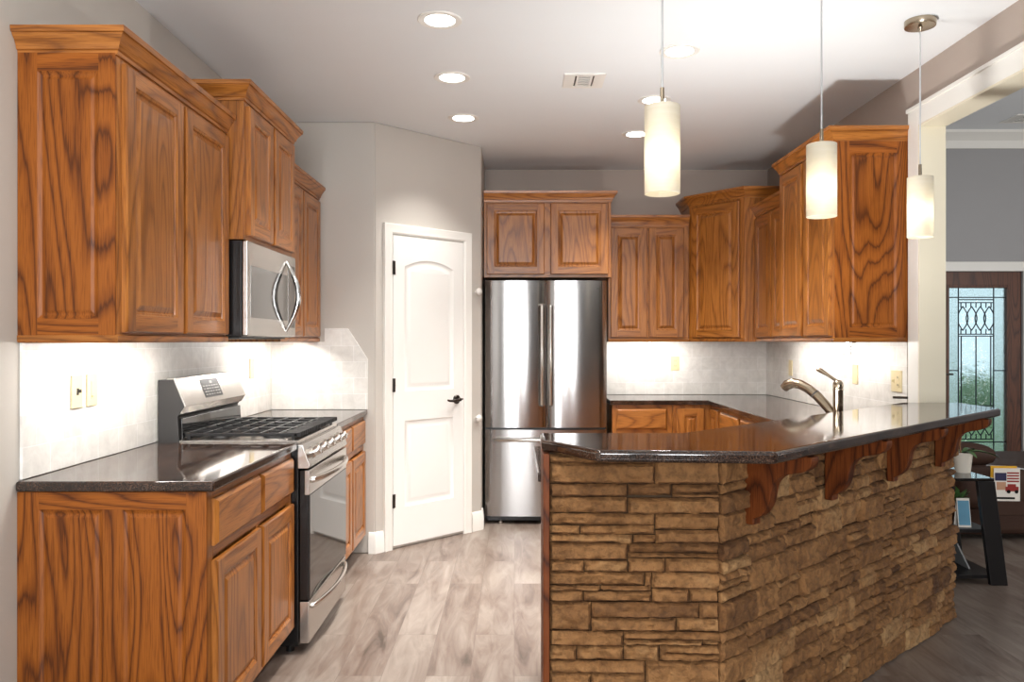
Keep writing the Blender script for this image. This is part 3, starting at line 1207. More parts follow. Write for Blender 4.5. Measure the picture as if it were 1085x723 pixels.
    for c in range(nc):
        za, zb = c * hs, (c + 1) * hs
        k_ = nc - 1 - c
        if k_ < len(FRONT):
            for f0, f1, b0, b1 in FRONT[k_]:
                stone(L1 * f0, L1 * f1, zb - hs * b1, zb - hs * b0, 0.004 + rnd.random() * 0.008)
        # front leg, wrapped a little around the bend, then the angled leg
        for (ua, ub, broken) in ((0.0, L1, False), (L1, L1 + L2, True)):
            if not broken and k_ < len(FRONT):
                continue
            u = ua + (0 if not broken else 0)
            while u < ub - 1e-6:
                ln = rnd.uniform(0.22, 0.32) if not broken else rnd.uniform(0.12, 0.30)
                if ub - (u + ln) < 0.09:
                    ln = ub - u
                d = 0.004 + rnd.random() * (0.010 if not broken else 0.022)
                r = rnd.random()
                if r < (0.45 if not broken else 0.42):
                    stone(u, u + ln, za, zb, d)
                elif r < 0.9:
                    s = za + hs * rnd.choice((0.36, 0.42, 0.5, 0.6, 0.66))
                    split_run(u, u + ln, za, s, 0.12, 0.26, d)
                    split_run(u, u + ln, s, zb, 0.12, 0.26, d + rnd.uniform(-0.006, 0.008))
                else:
                    s1, s2 = za + hs * 0.34, za + hs * 0.66
                    for a_, b_ in ((za, s1), (s1, s2), (s2, zb)):
                        split_run(u, u + ln, a_, b_, 0.09, 0.25, d + rnd.uniform(-0.006, 0.008))
                u += ln
    me = bpy.data.meshes.new('stone_veneer')
    me.from_pydata(verts, [], faces)
    me.materials.append(STONE)
    at = me.attributes.new('tint', 'FLOAT', 'POINT')
    at.data.foreach_set('value', tint)
    me.polygons.foreach_set('use_smooth', [True] * len(me.polygons))
    me.set_sharp_from_angle(angle=radians(48))
    o = bpy.data.objects.new('stone_veneer', me)
    COL.objects.link(o)
    o.parent = bar
    return o


stone_veneer()


def corbel_profile():
    # (outward, height) with height measured down from the bar's underside
    key = [(0.222, -0.008), (0.219, -0.024), (0.200, -0.043), (0.172, -0.053), (0.142, -0.060), (0.114, -0.074), (0.096, -0.098), (0.089, -0.128), (0.082, -0.158), (0.068, -0.184), (0.048, -0.203), (0.030, -0.212)]
    pts = [(0, 0), (0.222, 0)]
    for i in range(len(key) - 1):
        a, b, c, d = [Vector(key[max(0, min(len(key) - 1, i + o))]) for o in (-1, 0, 1, 2)]
        for f in (0, 0.5):
            p = 0.5 * (2 * b + (c - a) * f + (2 * a - 5 * b + 4 * c - d) * f * f + (3 * b - a - 3 * c + d) * f ** 3)
            pts.append((p.x, p.y))
    pts += [(0.030, -0.212), (0.030, -0.232), (0, -0.232)]
    return pts


cpf = corbel_profile()
for s in (0.150, 0.706, 1.267, 1.825):
    p = B + U * s
    mb = MB()
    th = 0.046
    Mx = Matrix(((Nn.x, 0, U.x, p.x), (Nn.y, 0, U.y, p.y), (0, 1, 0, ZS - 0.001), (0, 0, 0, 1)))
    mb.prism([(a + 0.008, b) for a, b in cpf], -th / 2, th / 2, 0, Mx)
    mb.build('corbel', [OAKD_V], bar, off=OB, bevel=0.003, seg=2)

# raised granite bar top
bt = [(0.086, 2.485), (0.236, 2.262), (0.733, 2.226)]
Dp = Vector((2.236, 3.655))
bt += [(Dp.x - 0.012, Dp.y - 0.012), (2.242, 3.675), (2.240, YO - 0.016), (KinE.x - 0.05, YO - 0.016)]
kb = meet(BKB - Nn * 0.03, U, Vector((0, 2.692)), Vector((1, 0)))
kE = meet(BKB - Nn * 0.03, U, Vector((0, YO - 0.016)), Vector((1, 0)))
bt[-1] = (kE.x, kE.y)
bt += [(kb.x, kb.y), (0.086, 2.692)]
mb = MB()
mb.prism(bt, ZS, ZBAR)
o = mb.build('bar_countertop', GRANITE, None, loc=(0.9, 2.9, 0), bevel=0.012, seg=4, off=(0.9, 2.9, 0))
tag(o, 'raised polished dark granite top lying on the stone breakfast bar', 'countertop')

# ------------------------------------------------------------------ backsplashes


def splash(name, label, poly, loc, rz, t=0.010):
    mb = MB()
    Mx = Matrix(((1, 0, 0, 0), (0, 0, -1, 0), (0, 1, 0, 0), (0, 0, 0, 1)))
    mb.prism(poly, 0.0, t, 0, Mx)
    o = mb.build(name, TILE, None, loc=loc, rot=(0, 0, rz), bevel=0.002)
    tag(o, label, 'backsplash', 'tile backsplashes')
    return o


zt = ZT + 0.001
splash('tile_backsplash', 'off-white tumbled tile backsplash behind the range, on the left wall', [(0, zt), (YF - 2.492 - 0.001, zt), (YF - 2.492 - 0.001, ZU - 0.001), (1.711, ZU - 0.001), (1.711, 1.36), (0.948, 1.36), (0.948, ZU - 0.001), (0, ZU - 0.001)], (XL + 0.0005, 2.492, 0), LEFT)
splash('tile_backsplash', 'off-white tile backsplash with a clipped corner on the pantry side wall', [(0.011, zt), (0.620, zt), (0.620, 1.235), (0.495, 1.430), (0.345, 1.430), (0.345, ZU - 0.001), (0.011, ZU - 0.001)], (XL, YF - 0.0005, 0), 0)
splash('tile_backsplash', 'off-white tile backsplash on the back wall beside the refrigerator', [(0.72, zt), (XR - 0.012, zt), (XR - 0.012, ZU - 0.001), (0.72, ZU - 0.001)], (0, YB - 0.0005, 0), 0)
splash('tile_backsplash', 'off-white tile backsplash behind the faucet, on the right wall', [(0.0, zt), (YB - 4.16, zt), (YB - 4.16, ZU - 0.001), (0, ZU - 0.001)], (XR - 0.0005, YB - 0.001, 0), RIGHT)

# ------------------------------------------------------------------ wall plates


def plate(label, kind, loc, rz, w=0.07):
    nm = {'switch': 'light_switch', 'outlet': 'power_outlet', 'blank': 'wall_plate', 'double': 'switch_plate', 'slide': 'dimmer_switch'}[kind]
    t = thing(nm, label, 'wall plate', loc, rz, 'almond wall plates')
    mb = MB()
    mb.box(-w / 2, -0.007, -0.058, w / 2, -0.0005, 0.058)
    mb.build('cover', PLATE, t, bevel=0.0025)
    if kind in ('switch', 'double'):
        for xo in ((0,) if kind == 'switch' else (-0.023,)):
            mb = MB()
            mb.box(xo - 0.005, -0.010, -0.012, xo + 0.005, -0.006, 0.012, 0)
            mb.box(xo - 0.0035, -0.020, -0.004, xo + 0.0035, -0.008, 0.008, 0)
            mb.build('toggle', DGREY if kind == 'switch' else PLATE, t, bevel=0.001)
    if kind == 'slide':
        mb = MB()
        mb.box(-0.011, -0.009, -0.032, 0.011, -0.006, 0.032)
        mb.box(-0.010, -0.013, -0.026, 0.010, -0.006, -0.018)
        mb.build('slider', PLATE, t, bevel=0.001)
    if kind in ('outlet', 'double'):
        xo = 0 if kind == 'outlet' else 0.023
        for zo in (0.020, -0.020):
            mb = MB()
            mb.lathe([(0.015, 0), (0.015, 0.003)], (0, 0, 0), 20, 0, Matrix.Translation((xo, -0.0065, zo)) @ Matrix.Rotation(pi / 2, 4, 'X'))
            rc = mb.build('socket', PLATE, t, smooth=40)
            mb = MB()
            mb.box(xo - 0.006, -0.0105, zo - 0.004, xo - 0.004, -0.0092, zo + 0.006)
            mb.box(xo + 0.004, -0.0105, zo - 0.004, xo + 0.006, -0.0092, zo + 0.005)
            mb.build('slot', DGREY, rc)
    return t


XS = XL + 0.0105
plate('almond toggle switch plate on the left backsplash, nearer the camera', 'switch', (XS, 2.795, 1.172), LEFT)
plate('almond slide switch plate on the left backsplash, nearer the range', 'slide', (XS, 2.895, 1.172), LEFT)
plate('almond wall plate on the left backsplash beyond the range', 'blank', (XS, 4.66, 1.19), LEFT)
plate('almond duplex outlet on the back wall backsplash', 'outlet', (1.305, YB - 0.0105, 1.168), 0)
plate('narrow-seen almond plate left of the faucet on the right backsplash', 'blank', (XR - 0.0105, 5.90, 1.150), RIGHT)
plate('almond plate just right of the faucet on the right backsplash', 'blank', (XR - 0.0105, 4.78, 1.150), RIGHT)
plate('wide almond switch and outlet plate near the opening casing', 'double', (XR - 0.0105, 4.262, 1.135), RIGHT, 0.115)

# ------------------------------------------------------------------ gas range
rg = thing('gas_range', 'stainless gas range with black sides between the left base cabinets', 'range', (XL + 0.012, 3.426, 0), LEFT)
RW = 0.756
mb = MB()
mb.box(0, -0.610, 0.035, RW, -0.004, 0.905)
mb.build('body', BLACK, rg, bevel=0.004)
for xx in (0.05, RW - 0.05):
    for yy in (-0.56, -0.06):
        mb = MB()
        mb.lathe([(0.018, 0.0), (0.018, 0.036)], (xx, yy, 0), 14)
        mb.build('levelling_foot', BLACK, rg, smooth=40)
mb = MB()
mb.prism_x([(-0.004, 0.906), (-0.004, 1.182), (-0.070, 1.182), (-0.118, 1.067), (-0.098, 1.036), (-0.088, 1.022), (-0.094, 0.906)], 0.002, RW - 0.002)
mb.build('backguard', DGREY, rg, bevel=0.003)
mb = MB()
mb.prism_x([(-0.040, 1.190), (-0.078, 1.190), (-0.126, 1.068), (-0.103, 1.034), (-0.099, 1.037), (-0.119, 1.067), (-0.0715, 1.183), (-0.040, 1.183)], -0.001, RW + 0.001)
cp_ = mb.build('control_panel', STEELS, rg, bevel=0.002)
pa, pb = Vector((-0.0785, 1.189)), Vector((-0.1265, 1.068))
sd = (pb - pa).normalized()
sn = Vector((sd.y, -sd.x))
if sn.x > 0:
    sn = -sn


def slant(s, n):
    p = pa + sd * s + sn * n
    return (p.x, p.y)


mb = MB()
mb.prism_x([slant(0.018, -0.001), slant(0.108, -0.001), slant(0.108, 0.0012), slant(0.018, 0.0012)], 0.245, 0.455)
dsp = mb.build('display', DGREY, cp_)
mb = MB()
rr = random.Random(3)
mb.prism_x([slant(0.030, 0.0012), slant(0.042, 0.0012), slant(0.042, 0.0016), slant(0.030, 0.0016)], 0.345, 0.375)
for i in range(4):
    for k in range(6):
        s0 = 0.050 + i * 0.014
        x0 = 0.258 + k * 0.032
        mb.prism_x([slant(s0, 0.0012), slant(s0 + 0.005, 0.0012), slant(s0 + 0.005, 0.0016), slant(s0, 0.0016)], x0, x0 + rr.uniform(0.010, 0.022))
mb.build('key_marks', SHADE_RUB, dsp)
mb = MB()
mb.prism_x([(-0.098, 1.015), (-0.103, 1.015), (-0.108, 0.925), (-0.098, 0.915)], 0.012, RW - 0.012)
mb.build('vent_panel', GLASSB, rg, bevel=0.002)
mb = MB()
mb.box(0.004, -0.606, 0.905, RW - 0.004, -0.095, 0.921)
mb.box(0.03, -0.585, 0.921, RW - 0.03, -0.115, 0.9215)
mb.build('cooktop', STEELS, rg, bevel=0.005)
for (bx, by, br_) in ((0.16, -0.22, 0.040), (0.16, -0.47, 0.05), (0.378, -0.345, 0.055), (0.596, -0.22, 0.040), (0.596, -0.47, 0.05)):
    mb = MB()
    mb.lathe([(br_ + 0.015, 0.921), (br_ + 0.012, 0.927), (br_, 0.928), (br_, 0.935), (br_ - 0.006, 0.938)], (bx, by, 0), 24)
    mb.build('burner', IRON, rg, smooth=40)
for g in range(3):
    x0 = 0.014 + g * 0.2435
    x1 = x0 + 0.2405
    mb = MB()
    y0, y1 = -0.600, -0.110
    zt_, zb_ = 0.952, 0.938
    w_ = 0.010
    for (a, b, c, d) in ((x0, y0, x1, y0 + w_ * 1.6), (x0, y1 - w_, x1, y1), (x0, y0, x0 + w_, y1), (x1 - w_, y0, x1, y1)):
        mb.box(a, b, zb_, c, d, zt_)
    xm = (x0 + x1) / 2
    mb.box(xm - 0.005, y0, zb_ + 0.002, xm + 0.005, y1, zt_)
    for k in range(1, 6):
        yy = y0 + (y1 - y0) * k / 6
        mb.box(x0, yy - 0.005, zb_ + 0.002, x1, yy + 0.005, zt_)
    for k in range(9):                                  # front fingers curling down over the edge
        xx = x0 + 0.008 + (x1 - x0 - 0.016) * k / 8
        mb.box(xx - 0.005, y0 - 0.012, zb_ - 0.004, xx + 0.005, y0 + 0.06, zt_ + 0.002)
    for (a, b) in ((x0 + 0.006, y0 + 0.02), (x1 - 0.006, y0 + 0.02), (x0 + 0.006, y1 - 0.02), (x1 - 0.006, y1 - 0.02)):
        mb.box(a - 0.006, b - 0.006, 0.921, a + 0.006, b + 0.006, zb_ + 0.003)
    mb.build('grate', IRON, rg, bevel=0.0025)
mb = MB()
mb.prism_x([(-0.605, 0.904), (-0.605, 0.800), (-0.652, 0.800), (-0.660, 0.812), (-0.626, 0.904)], 0.0, RW)
kp = mb.build('knob_panel', STEELS, rg, bevel=0.003)
ka, kb2 = Vector((-0.660, 0.812)), Vector((-0.626, 0.904))
kd = (kb2 - ka).normalized()
kn = Vector((-kd.y, kd.x))
if kn.x > 0:
    kn = -kn
kc = (ka + kb2) / 2
for i in range(5):
    xk = 0.105 + i * 0.1365
    zax = Vector((0, kn.x, kn.y))
    Q = zax.to_track_quat('Z', 'X').to_matrix().to_4x4()
    Mx = Matrix.Translation((xk, kc.x, kc.y)) @ Q
    mb = MB()
    mb.lathe([(0.026, 0.0), (0.026, 0.006), (0.021, 0.008), (0.0195, 0.034), (0.017, 0.037)], (0, 0, 0), 24, 0, Mx)
    mb.box(-0.004, -0.019, 0.036, 0.004, 0.019, 0.044, 0, Mx)
    mb.build('knob', STEELS, rg, smooth=40)
od = bpy.data.objects.new('oven_door', None)
mb = MB()
mb.box(0.004, -0.652, 0.232, RW - 0.004, -0.612, 0.792)
od = mb.build('oven_door', BLACK, rg, bevel=0.004)
mb = MB()
mb.box(0.003, -0.656, 0.686, RW - 0.003, -0.634, 0.793)
mb.build('door_trim', STEELS, od, bevel=0.003)
mb = MB()
mb.box(0.012, -0.6565, 0.236, RW - 0.012, -0.650, 0.685)
mb.build('window', GLASSB, od, bevel=0.001)


def bowed(x0, x1, y0, bow, z, n=18, rise=0.0):
    pts = [(x0, y0 + 0.03, z)]
    for k in range(n + 1):
        f = k / n
        pts.append((x0 + (x1 - x0) * f, y0 - bow * sin(pi * f) ** 0.8, z + rise * sin(pi * f)))
    pts.append((x1, y0 + 0.03, z))
    return pts


mb = MB()
mb.tube(bowed(0.05, RW - 0.05, -0.662, 0.040, 0.745), 0.013, 12, flat=1.1)
mb.build('handle', STEELS, od, smooth=50)
mb = MB()
mb.box(0.004, -0.654, 0.045, RW - 0.004, -0.612, 0.226)
dr = mb.build('drawer', STEELS, rg, bevel=0.004)
mb = MB()
mb.tube(bowed(0.05, RW - 0.05, -0.660, 0.036, 0.196), 0.011, 12, flat=1.1)
mb.build('handle', STEELS, dr, smooth=50)

# ------------------------------------------------------------------ microwave
mw = thing('microwave', 'over-the-range stainless microwave with curved handle under the short cabinet', 'microwave', (XL + 0.012, 3.442, 1.368), LEFT)
MW, MH, MD = 0.752, 0.418, 0.360
mb = MB()
mb.box(0, -MD, 0.0, MW, -0.002, MH)
mb.build('body', BLACK, mw, bevel=0.003)
mb = MB()
mb.box(0.03, -MD + 0.02, -0.008, MW - 0.03, -0.06, 0.0)
mb.build('grease_filter', DGREY, mw, bevel=0.002)
mb = MB()
mb.box(0.0, -MD - 0.026, 0.004, MW - 0.0, -MD - 0.001, MH)
md = mb.build('door', STEELS, mw, bevel=0.006, seg=3)
mb = MB()
mb.box(0.035, -MD - 0.0275, 0.085, MW - 0.150, -MD - 0.024, MH - 0.105)
mb.build('window', MWIN, md, bevel=0.001)
mb = MB()
mb.box(MW - 0.140, -MD - 0.0275, 0.05, MW - 0.02, -MD - 0.024, MH - 0.05)
mb.build('keypad', MWIN, md, bevel=0.001)
mb = MB()
pts = []
hx = MW - 0.175
for k in range(21):
    f = k / 20
    pts.append((hx, -MD - 0.026 - 0.062 * sin(pi * f), 0.030 + (MH - 0.065) * f))
mb.tube(pts, [0.007 + 0.008 * sin(pi * k / 20) for k in range(21)], 12)
mb.build('handle', CHROME, md, smooth=50)

# ------------------------------------------------------------------ refrigerator
FX0, FW = -0.220, 0.905
fr = thing('refrigerator', 'stainless french-door refrigerator with bottom freezer drawer', 'refrigerator', (FX0, YB - 0.01, 0), 0)
FD = 0.545
mb = MB()
mb.box(0.006, -FD, 0.03, FW - 0.006, -0.002, 1.785)
mb.build('body', DGREY, fr, bevel=0.004)


def convex_door(x0, x1, z0, z1, bulge, name):
    n = 14
    yb, yf = -FD - 0.006, -FD - 0.060
    poly = [(x0, yb), (x1, yb)]
    e = 0.010
    pts = []
    for k in range(n + 1):
        f = k / n
        x = x1 - (x1 - x0) * f
        s = min(1, (1 - abs(2 * f - 1)) * (x1 - x0) / 2 / e)
        y = yf - bulge * (1 - (2 * f - 1) ** 2) + (1 - s) * 0.008
        pts.append((x, y))
    poly += pts
    mb = MB()
    mb.prism(poly, z0, z1)
    return mb.build(name, STEEL, fr, smooth=25)


dl_ = convex_door(0.004, FW / 2 - 0.003, 0.712, 1.795, 0.014, 'door')
dr_ = convex_door(FW / 2 + 0.003, FW - 0.004, 0.712, 1.795, 0.014, 'door')
fz = convex_door(0.004, FW - 0.004, 0.060, 0.697, 0.016, 'freezer_drawer')
for dd, xx in ((dl_, FW / 2 - 0.032), (dr_, FW / 2 + 0.032)):
    mb = MB()
    yy = -FD - 0.112
    mb.tube([(xx, -FD - 0.058, 0.875), (xx, yy + 0.01, 0.878), (xx, yy, 0.89), (xx, yy, 1.60), (xx, yy + 0.01, 1.612), (xx, -FD - 0.058, 1.615)], 0.011, 12)
    mb.build('handle', STEELS, dd, smooth=50)
mb = MB()
yy = -FD - 0.118
mb.tube([(0.075, -FD - 0.062, 0.625), (0.078, yy + 0.01, 0.625), (0.09, yy, 0.625), (FW - 0.09, yy, 0.625), (FW - 0.078, yy + 0.01, 0.625), (FW - 0.075, -FD - 0.062, 0.625)], 0.012, 12)
mb.build('handle', STEELS, fz, smooth=50)
mb = MB()
for k, wd in enumerate((0.007, 0.009, 0.008, 0.007, 0.009, 0.006)):
    x0 = FW - 0.128 + k * 0.0125
    mb.box(x0, -FD - 0.068, 1.735, x0 + wd, -FD - 0.0655, 1.745)
mb.build('badge', DGREY, dr_)
mb = MB()
mb.box(0.02, -FD - 0.02, 0.018, FW - 0.02, -FD + 0.03, 0.055)
mb.build('base_grille', BLACK, fr, bevel=0.003)
for xx in (0.12, FW - 0.12):
    mb = MB()
    mb.lathe([(0.022, 0.0), (0.022, 0.012), (0.010, 0.014), (0.010, 0.03)], (xx, -FD - 0.005, 0), 14)
    mb.build('levelling_foot', STEELS, fr, smooth=40)

# ------------------------------------------------------------------ pantry door (structure)
pd = sempty('door_1', (P0[0], P0[1], 0), radians(45))
DA, DB2 = 0.134, 0.738
DH = 2.035


def slab_with_panels(mb, w, h, loops, y0, t, ring):
    """Flat slab front (facing -y at y0) with moulded panels: every loop is a list of (x, z) counter-clockwise."""
    bm = bmesh.new()
    outer = [bm.verts.new((p[0], y0, p[1])) for p in ((0, 0), (w, 0), (w, h), (0, h))]
    edges = [bm.edges.new((outer[i], outer[(i + 1) % 4])) for i in range(4)]
    for lp in loops:
        vs = [bm.verts.new((p[0], y0, p[1])) for p in lp]
        edges += [bm.edges.new((vs[i], vs[(i + 1) % len(vs)])) for i in range(len(vs))]
    bmesh.ops.triangle_fill(bm, use_beauty=True, edges=edges)
    bm.verts.index_update()
    mb.add([v.co.copy() for v in bm.verts], [[v.index for v in f.verts] for f in bm.faces])
    bm.free()
    for lp in loops:
        cx = sum(p[0] for p in lp) / len(lp)
        n = len(lp)
        rings = []
        for ins, d in ring:
            rg_ = []
            for i in range(n):
                a, b, c = Vector(lp[i - 1]), Vector(lp[i]), Vector(lp[(i + 1) % n])
                d1, d2 = (b - a).normalized(), (c - b).normalized()
                nn = Vector((-d1.y, d1.x)) + Vector((-d2.y, d2.x))
                nn = nn / (nn.length_squared / 2)
                p = b + nn * ins
                rg_.append((p.x, y0 + d, p.y))
            rings.append(rg_)
        vs = [p for r in rings for p in r]
        fs = []
        for k in range(len(rings) - 1):
            for i in range(n):
                fs.append((k * n + i, k * n + (i + 1) % n, (k + 1) * n + (i + 1) % n, (k + 1) * n + i))
        fs.append(tuple(range((len(rings) - 1) * n, len(rings) * n)))
        mb.add(vs, fs)
    mb.add([(0, y0, 0), (w, y0, 0), (w, y0, h), (0, y0, h), (0, y0 + t, 0), (w, y0 + t, 0), (w, y0 + t, h), (0, y0 + t, h)],
           [(0, 4, 5, 1), (1, 5, 6, 2), (2, 6, 7, 3), (3, 7, 4, 0), (4, 7, 6, 5)])


dw = DB2 - DA
xa, xb = 0.092, dw - 0.092
top = []
for k in range(15):
    f = k / 14
    x = xb + (xa - xb) * f
    top.append((x, 1.815 + 0.050 * (1 - (2 * f - 1) ** 2)))
up_loop = [(xa, 1.000), (xb, 1.000)] + top
lo_loop = [(xa, 0.245), (xb, 0.245), (xb, 0.805), (xa, 0.805)]
mb = MB()
slab_with_panels(mb, dw, DH - 0.022, [up_loop, lo_loop], -0.012, 0.010, [(0, 0), (0.006, 0.004), (0.020, 0.008), (0.030, 0.008), (0.046, 0.002), (0.052, 0.0015)])
mb.build('panel', DOORW, pd, loc=(DA, 0, 0.022), smooth=30)
mb = MB()
CASE = [(0, 0.0), (0.0, -0.012), (0.012, -0.018), (0.030, -0.016), (0.042, -0.020), (0.060, -0.024), (0.066, -0.022), (0.068, 0.0)]
# casing: three mitred lengths
x0, x1, zt2 = DA - 0.004, DB2 + 0.004, DH + 0.008


def casing_sweep(mb, x0, x1, z0, z1, prof):
    path = [(x0, z0), (x0, z1), (x1, z1), (x1, z0)]
    P = [Vector(p) for p in path]
    no = [Vector((-1, 0)), Vector((0, 1)), Vector((1, 0))]
    of = [no[0], no[0] + no[1], no[1] + no[2], no[2]]
    mm = len(prof)
    vs, fs = [], []
    for p, o_ in zip(P, of):
        for u, y in prof:
            q_ = p + o_ * u
            vs.append((q_.x, y - 0.0005, q_.y))
    for i in range(3):
        for k in range(mm):
            a, b = i * mm + k, i * mm + (k + 1) % mm
            fs.append((a, b, b + mm, a + mm))
    fs.append(tuple(range(mm - 1, -1, -1)))
    fs.append(tuple(range(3 * mm, 4 * mm)))
    mb.add(vs, fs)


casing_sweep(mb, x0, x1, 0.0, zt2, CASE)
mb.build('casing', TRIM, pd, smooth=30)
for zz in (0.27, 1.02, 1.78):
    mb = MB()
    mb.tube([(DA - 0.003, -0.019, zz), (DA - 0.003, -0.019, zz + 0.088)], 0.0065, 10)
    mb.box(DA - 0.003, -0.0150, zz, DA + 0.016, -0.0121, zz + 0.088)
    mb.build('hinge', DARKM, pd, smooth=40)
mb = MB()
RX = Matrix.Rotation(pi / 2, 4, 'X')
hx, hz = DB2 - 0.066, 0.945
mb.lathe([(0.031, 0.0), (0.031, 0.006), (0.024, 0.012), (0.013, 0.014), (0.012, 0.045)], (0, 0, 0), 24, 0, Matrix.Translation((hx, -0.0122, hz)) @ RX)
mb.tube([(hx, -0.055, hz), (hx - 0.02, -0.060, hz - 0.001), (hx - 0.06, -0.060, hz - 0.006), (hx - 0.10, -0.058, hz - 0.003), (hx - 0.115, -0.056, hz + 0.002)], [0.011, 0.011, 0.009, 0.008, 0.006], 12)
mb.build('lever_handle', DARKM, pd, smooth=45)
mb = MB()
mb.lathe([(0.006, 0), (0.006, 0.003)], (0, 0, 0), 12, 0, Matrix.Translation((hx + 0.055, -0.0122, hz)) @ RX)
mb.build('latch', DARKM, pd, smooth=40)
# two round white child-lock knobs on the pantry wall edge
for z_, lab in ((1.70, 'small round white knob on the pantry wall edge, level with the refrigerator top'), (0.80, 'small round white knob on the pantry wall edge, low beside the refrigerator')):
    mb = MB()
    p = dg(0.868)
    mb.lathe([(0.010, 0.0), (0.009, 0.012), (0.024, 0.022), (0.027, 0.032), (0.020, 0.042), (0.006, 0.046)], (0, 0, 0), 20, 0, Matrix.Rotation(radians(45), 4, 'Z') @ RX)
    o = mb.build('wall_bumper', SHADE_RUB, None, loc=(p[0] + 0.0005, p[1] - 0.0005, z_), smooth=50)
    tag(o, lab, 'bumper', 'white bumpers on the pantry wall edge')

# ------------------------------------------------------------------ front door (structure)
fd = sempty('door_2', (DX0, LY, 0), 0)
gx0, gx1, gz0, gz1 = 4.594 - DX0, 5.202 - DX0, 0.16, 1.912
dwid = DX1 - DX0
mb = MB()
yf0, yf1 = 0.02, 0.065
mb.box(0.004, yf0, 0.01, gx0 - 0.025, yf1, DZ - 0.004, 0)
mb.box(gx1 + 0.025, yf0, 0.01, dwid - 0.004, yf1, DZ - 0.004, 0)
mb.box(gx0 - 0.025, yf0, 0.01, gx1 + 0.025, yf1, gz0 - 0.025, 0)
mb.box(gx0 - 0.025, yf0, gz1 + 0.025, gx1 + 0.025, yf1, DZ - 0.004, 0)
mb.build('frame', MAHOG, fd)
mb = MB()
for (a, b, c, d) in ((gx0 - 0.03, gz0 - 0.03, gx0, gz1 + 0.03), (gx1, gz0 - 0.03, gx1 + 0.03, gz1 + 0.03), (gx0, gz0 - 0.03, gx1, gz0), (gx0, gz1, gx1, gz1 + 0.03)):
    mb.box(a, yf0 - 0.012, b, c, yf1 + 0.01, d)
mb.build('glazing_bead', MAHOG, fd, bevel=0.005)
ix0, ix1 = gx0 + 0.110, gx1 - 0.125
iz0, iz1 = gz0 + 0.12, gz1 - 0.125
mb = MB()
for (a, b, c, d) in ((gx0, gz0, ix0, gz1), (ix1, gz0, gx1, gz1), (ix0, gz0, ix1, iz0), (ix0, iz1, ix1, gz1)):
    mb.box(a, 0.040, b, c, 0.046, d)
mb.build('textured_glass', GLASS_ROUGH, fd)
mb = MB()
mb.box(ix0, 0.040, iz0, ix1, 0.046, iz1)
mb.build('clear_glass', GLASS_SWIRL, fd)
mb = MB()
yl = 0.038


def came(pts, r=0.0065):
    mb.tube([(p[0], yl, p[1]) for p in pts], r, 6)


came([(ix0, gz0), (ix0, gz1)])
came([(ix1, gz0), (ix1, gz1 - 0.0)])
for z_ in (iz0, iz1, gz1 - 0.10):
    came([(gx0 if z_ != iz1 else ix0, z_), (gx1 if z_ != iz1 else ix1, z_)])
zm = (gz0 + gz1) / 2
came([(gx0, zm), (ix0, zm)])
came([(ix1, zm), (gx1, zm)])
wI = ix1 - ix0
for (za, zb) in ((iz1 - 0.365, iz1 - 0.03), (iz0 + 0.03, iz0 + 0.365)):
    came([(ix0, za), (ix1, za)])
    came([(ix0, zb), (ix1, zb)])
    n = 7
    for k in range(n):                       # comb teeth
        x = ix0 + wI * (k + 0.5) / n
        came([(x, za), (x, za + 0.055)], 0.006)
        came([(x, zb), (x, zb - 0.055)], 0.006)
    z0_, z1_ = za + 0.04, zb - 0.04
    for k in range(4):                       # interlaced ovals
        xc = ix0 + wI * (k + 0.5) / 4
        rx = wI / 4 * 0.98
        for sgn in (-1, 1):
            pts = []
            for j in range(17):
                f = j / 16
                x = xc + sgn * rx * sin(pi * f) * 0.62
                pts.append((min(ix1, max(ix0, x)), z0_ + (z1_ - z0_) * f))
            came(pts, 0.006)
cz0, cz1 = iz0 + 0.385, iz1 - 0.385
came([(ix0 + 0.03, cz0), (ix0 + 0.03, cz1)])
came([(ix1 - 0.03, cz0), (ix1 - 0.03, cz1)])
came([(ix0, cz0), (ix1, cz0)])
came([(ix0, cz1), (ix1, cz1)])
came([((ix0 + ix1) / 2, cz0), ((ix0 + ix1) / 2, cz1)])
mb.build('leading', LEAD, fd, smooth=60)
mb = MB()
mb.lathe([(0.03, 0), (0.03, 0.01), (0.014, 0.014), (0.014, 0.05)], (0, 0, 0), 18, 0, Matrix.Translation((0.07, yf0, 1.0)) @ RX)
mb.tube([(0.07, -0.03, 1.0), (0.13, -0.035, 1.0), (0.17, -0.03, 1.0)], 0.010, 10)
mb.build('lever_handle', DARKM, fd, smooth=45)

# ------------------------------------------------------------------ recessed lights, vents
CANS = [(-0.323, 3.453), (-0.329, 4.206), (-0.318, 4.970), (0.793, 3.823), (0.807, 4.600), (0.819, 5.356)]
CL = ['nearest recessed ceiling light of the left row', 'middle recessed ceiling light of the left row', 'farthest recessed ceiling light of the left row, near the pantry',
      'nearest recessed ceiling light of the right row', 'middle recessed ceiling light of the right row', 'farthest recessed ceiling light of the right row']
for (x, y), lab in zip(CANS, CL):
    t = thing('recessed_light', lab, 'ceiling light', (x, y, ZC), 0, 'recessed lights in the kitchen ceiling')
    mb = MB()
    mb.lathe([(0.066, -0.0035), (0.092, -0.006), (0.096, -0.003), (0.096, -0.0003), (0.066, -0.0003)], (0, 0, 0), 36, close=True)
    mb.build('trim_ring', TRIM, t, smooth=40)
    mb = MB()
    mb.lathe([(0.066, -0.004), (0.066, -0.0004)], (0, 0, 0), 32)
    mb.build('lens', CANLENS, t, smooth=40)
    lamp('recessed_lamp', 'AREA', (x, y, ZC - 0.012), 4.5 if (x < 0 and y > 4.5) else 8.5, (1.0, 0.97, 0.92), 0.13, aim=(0, 0, -1), spread=radians(98))


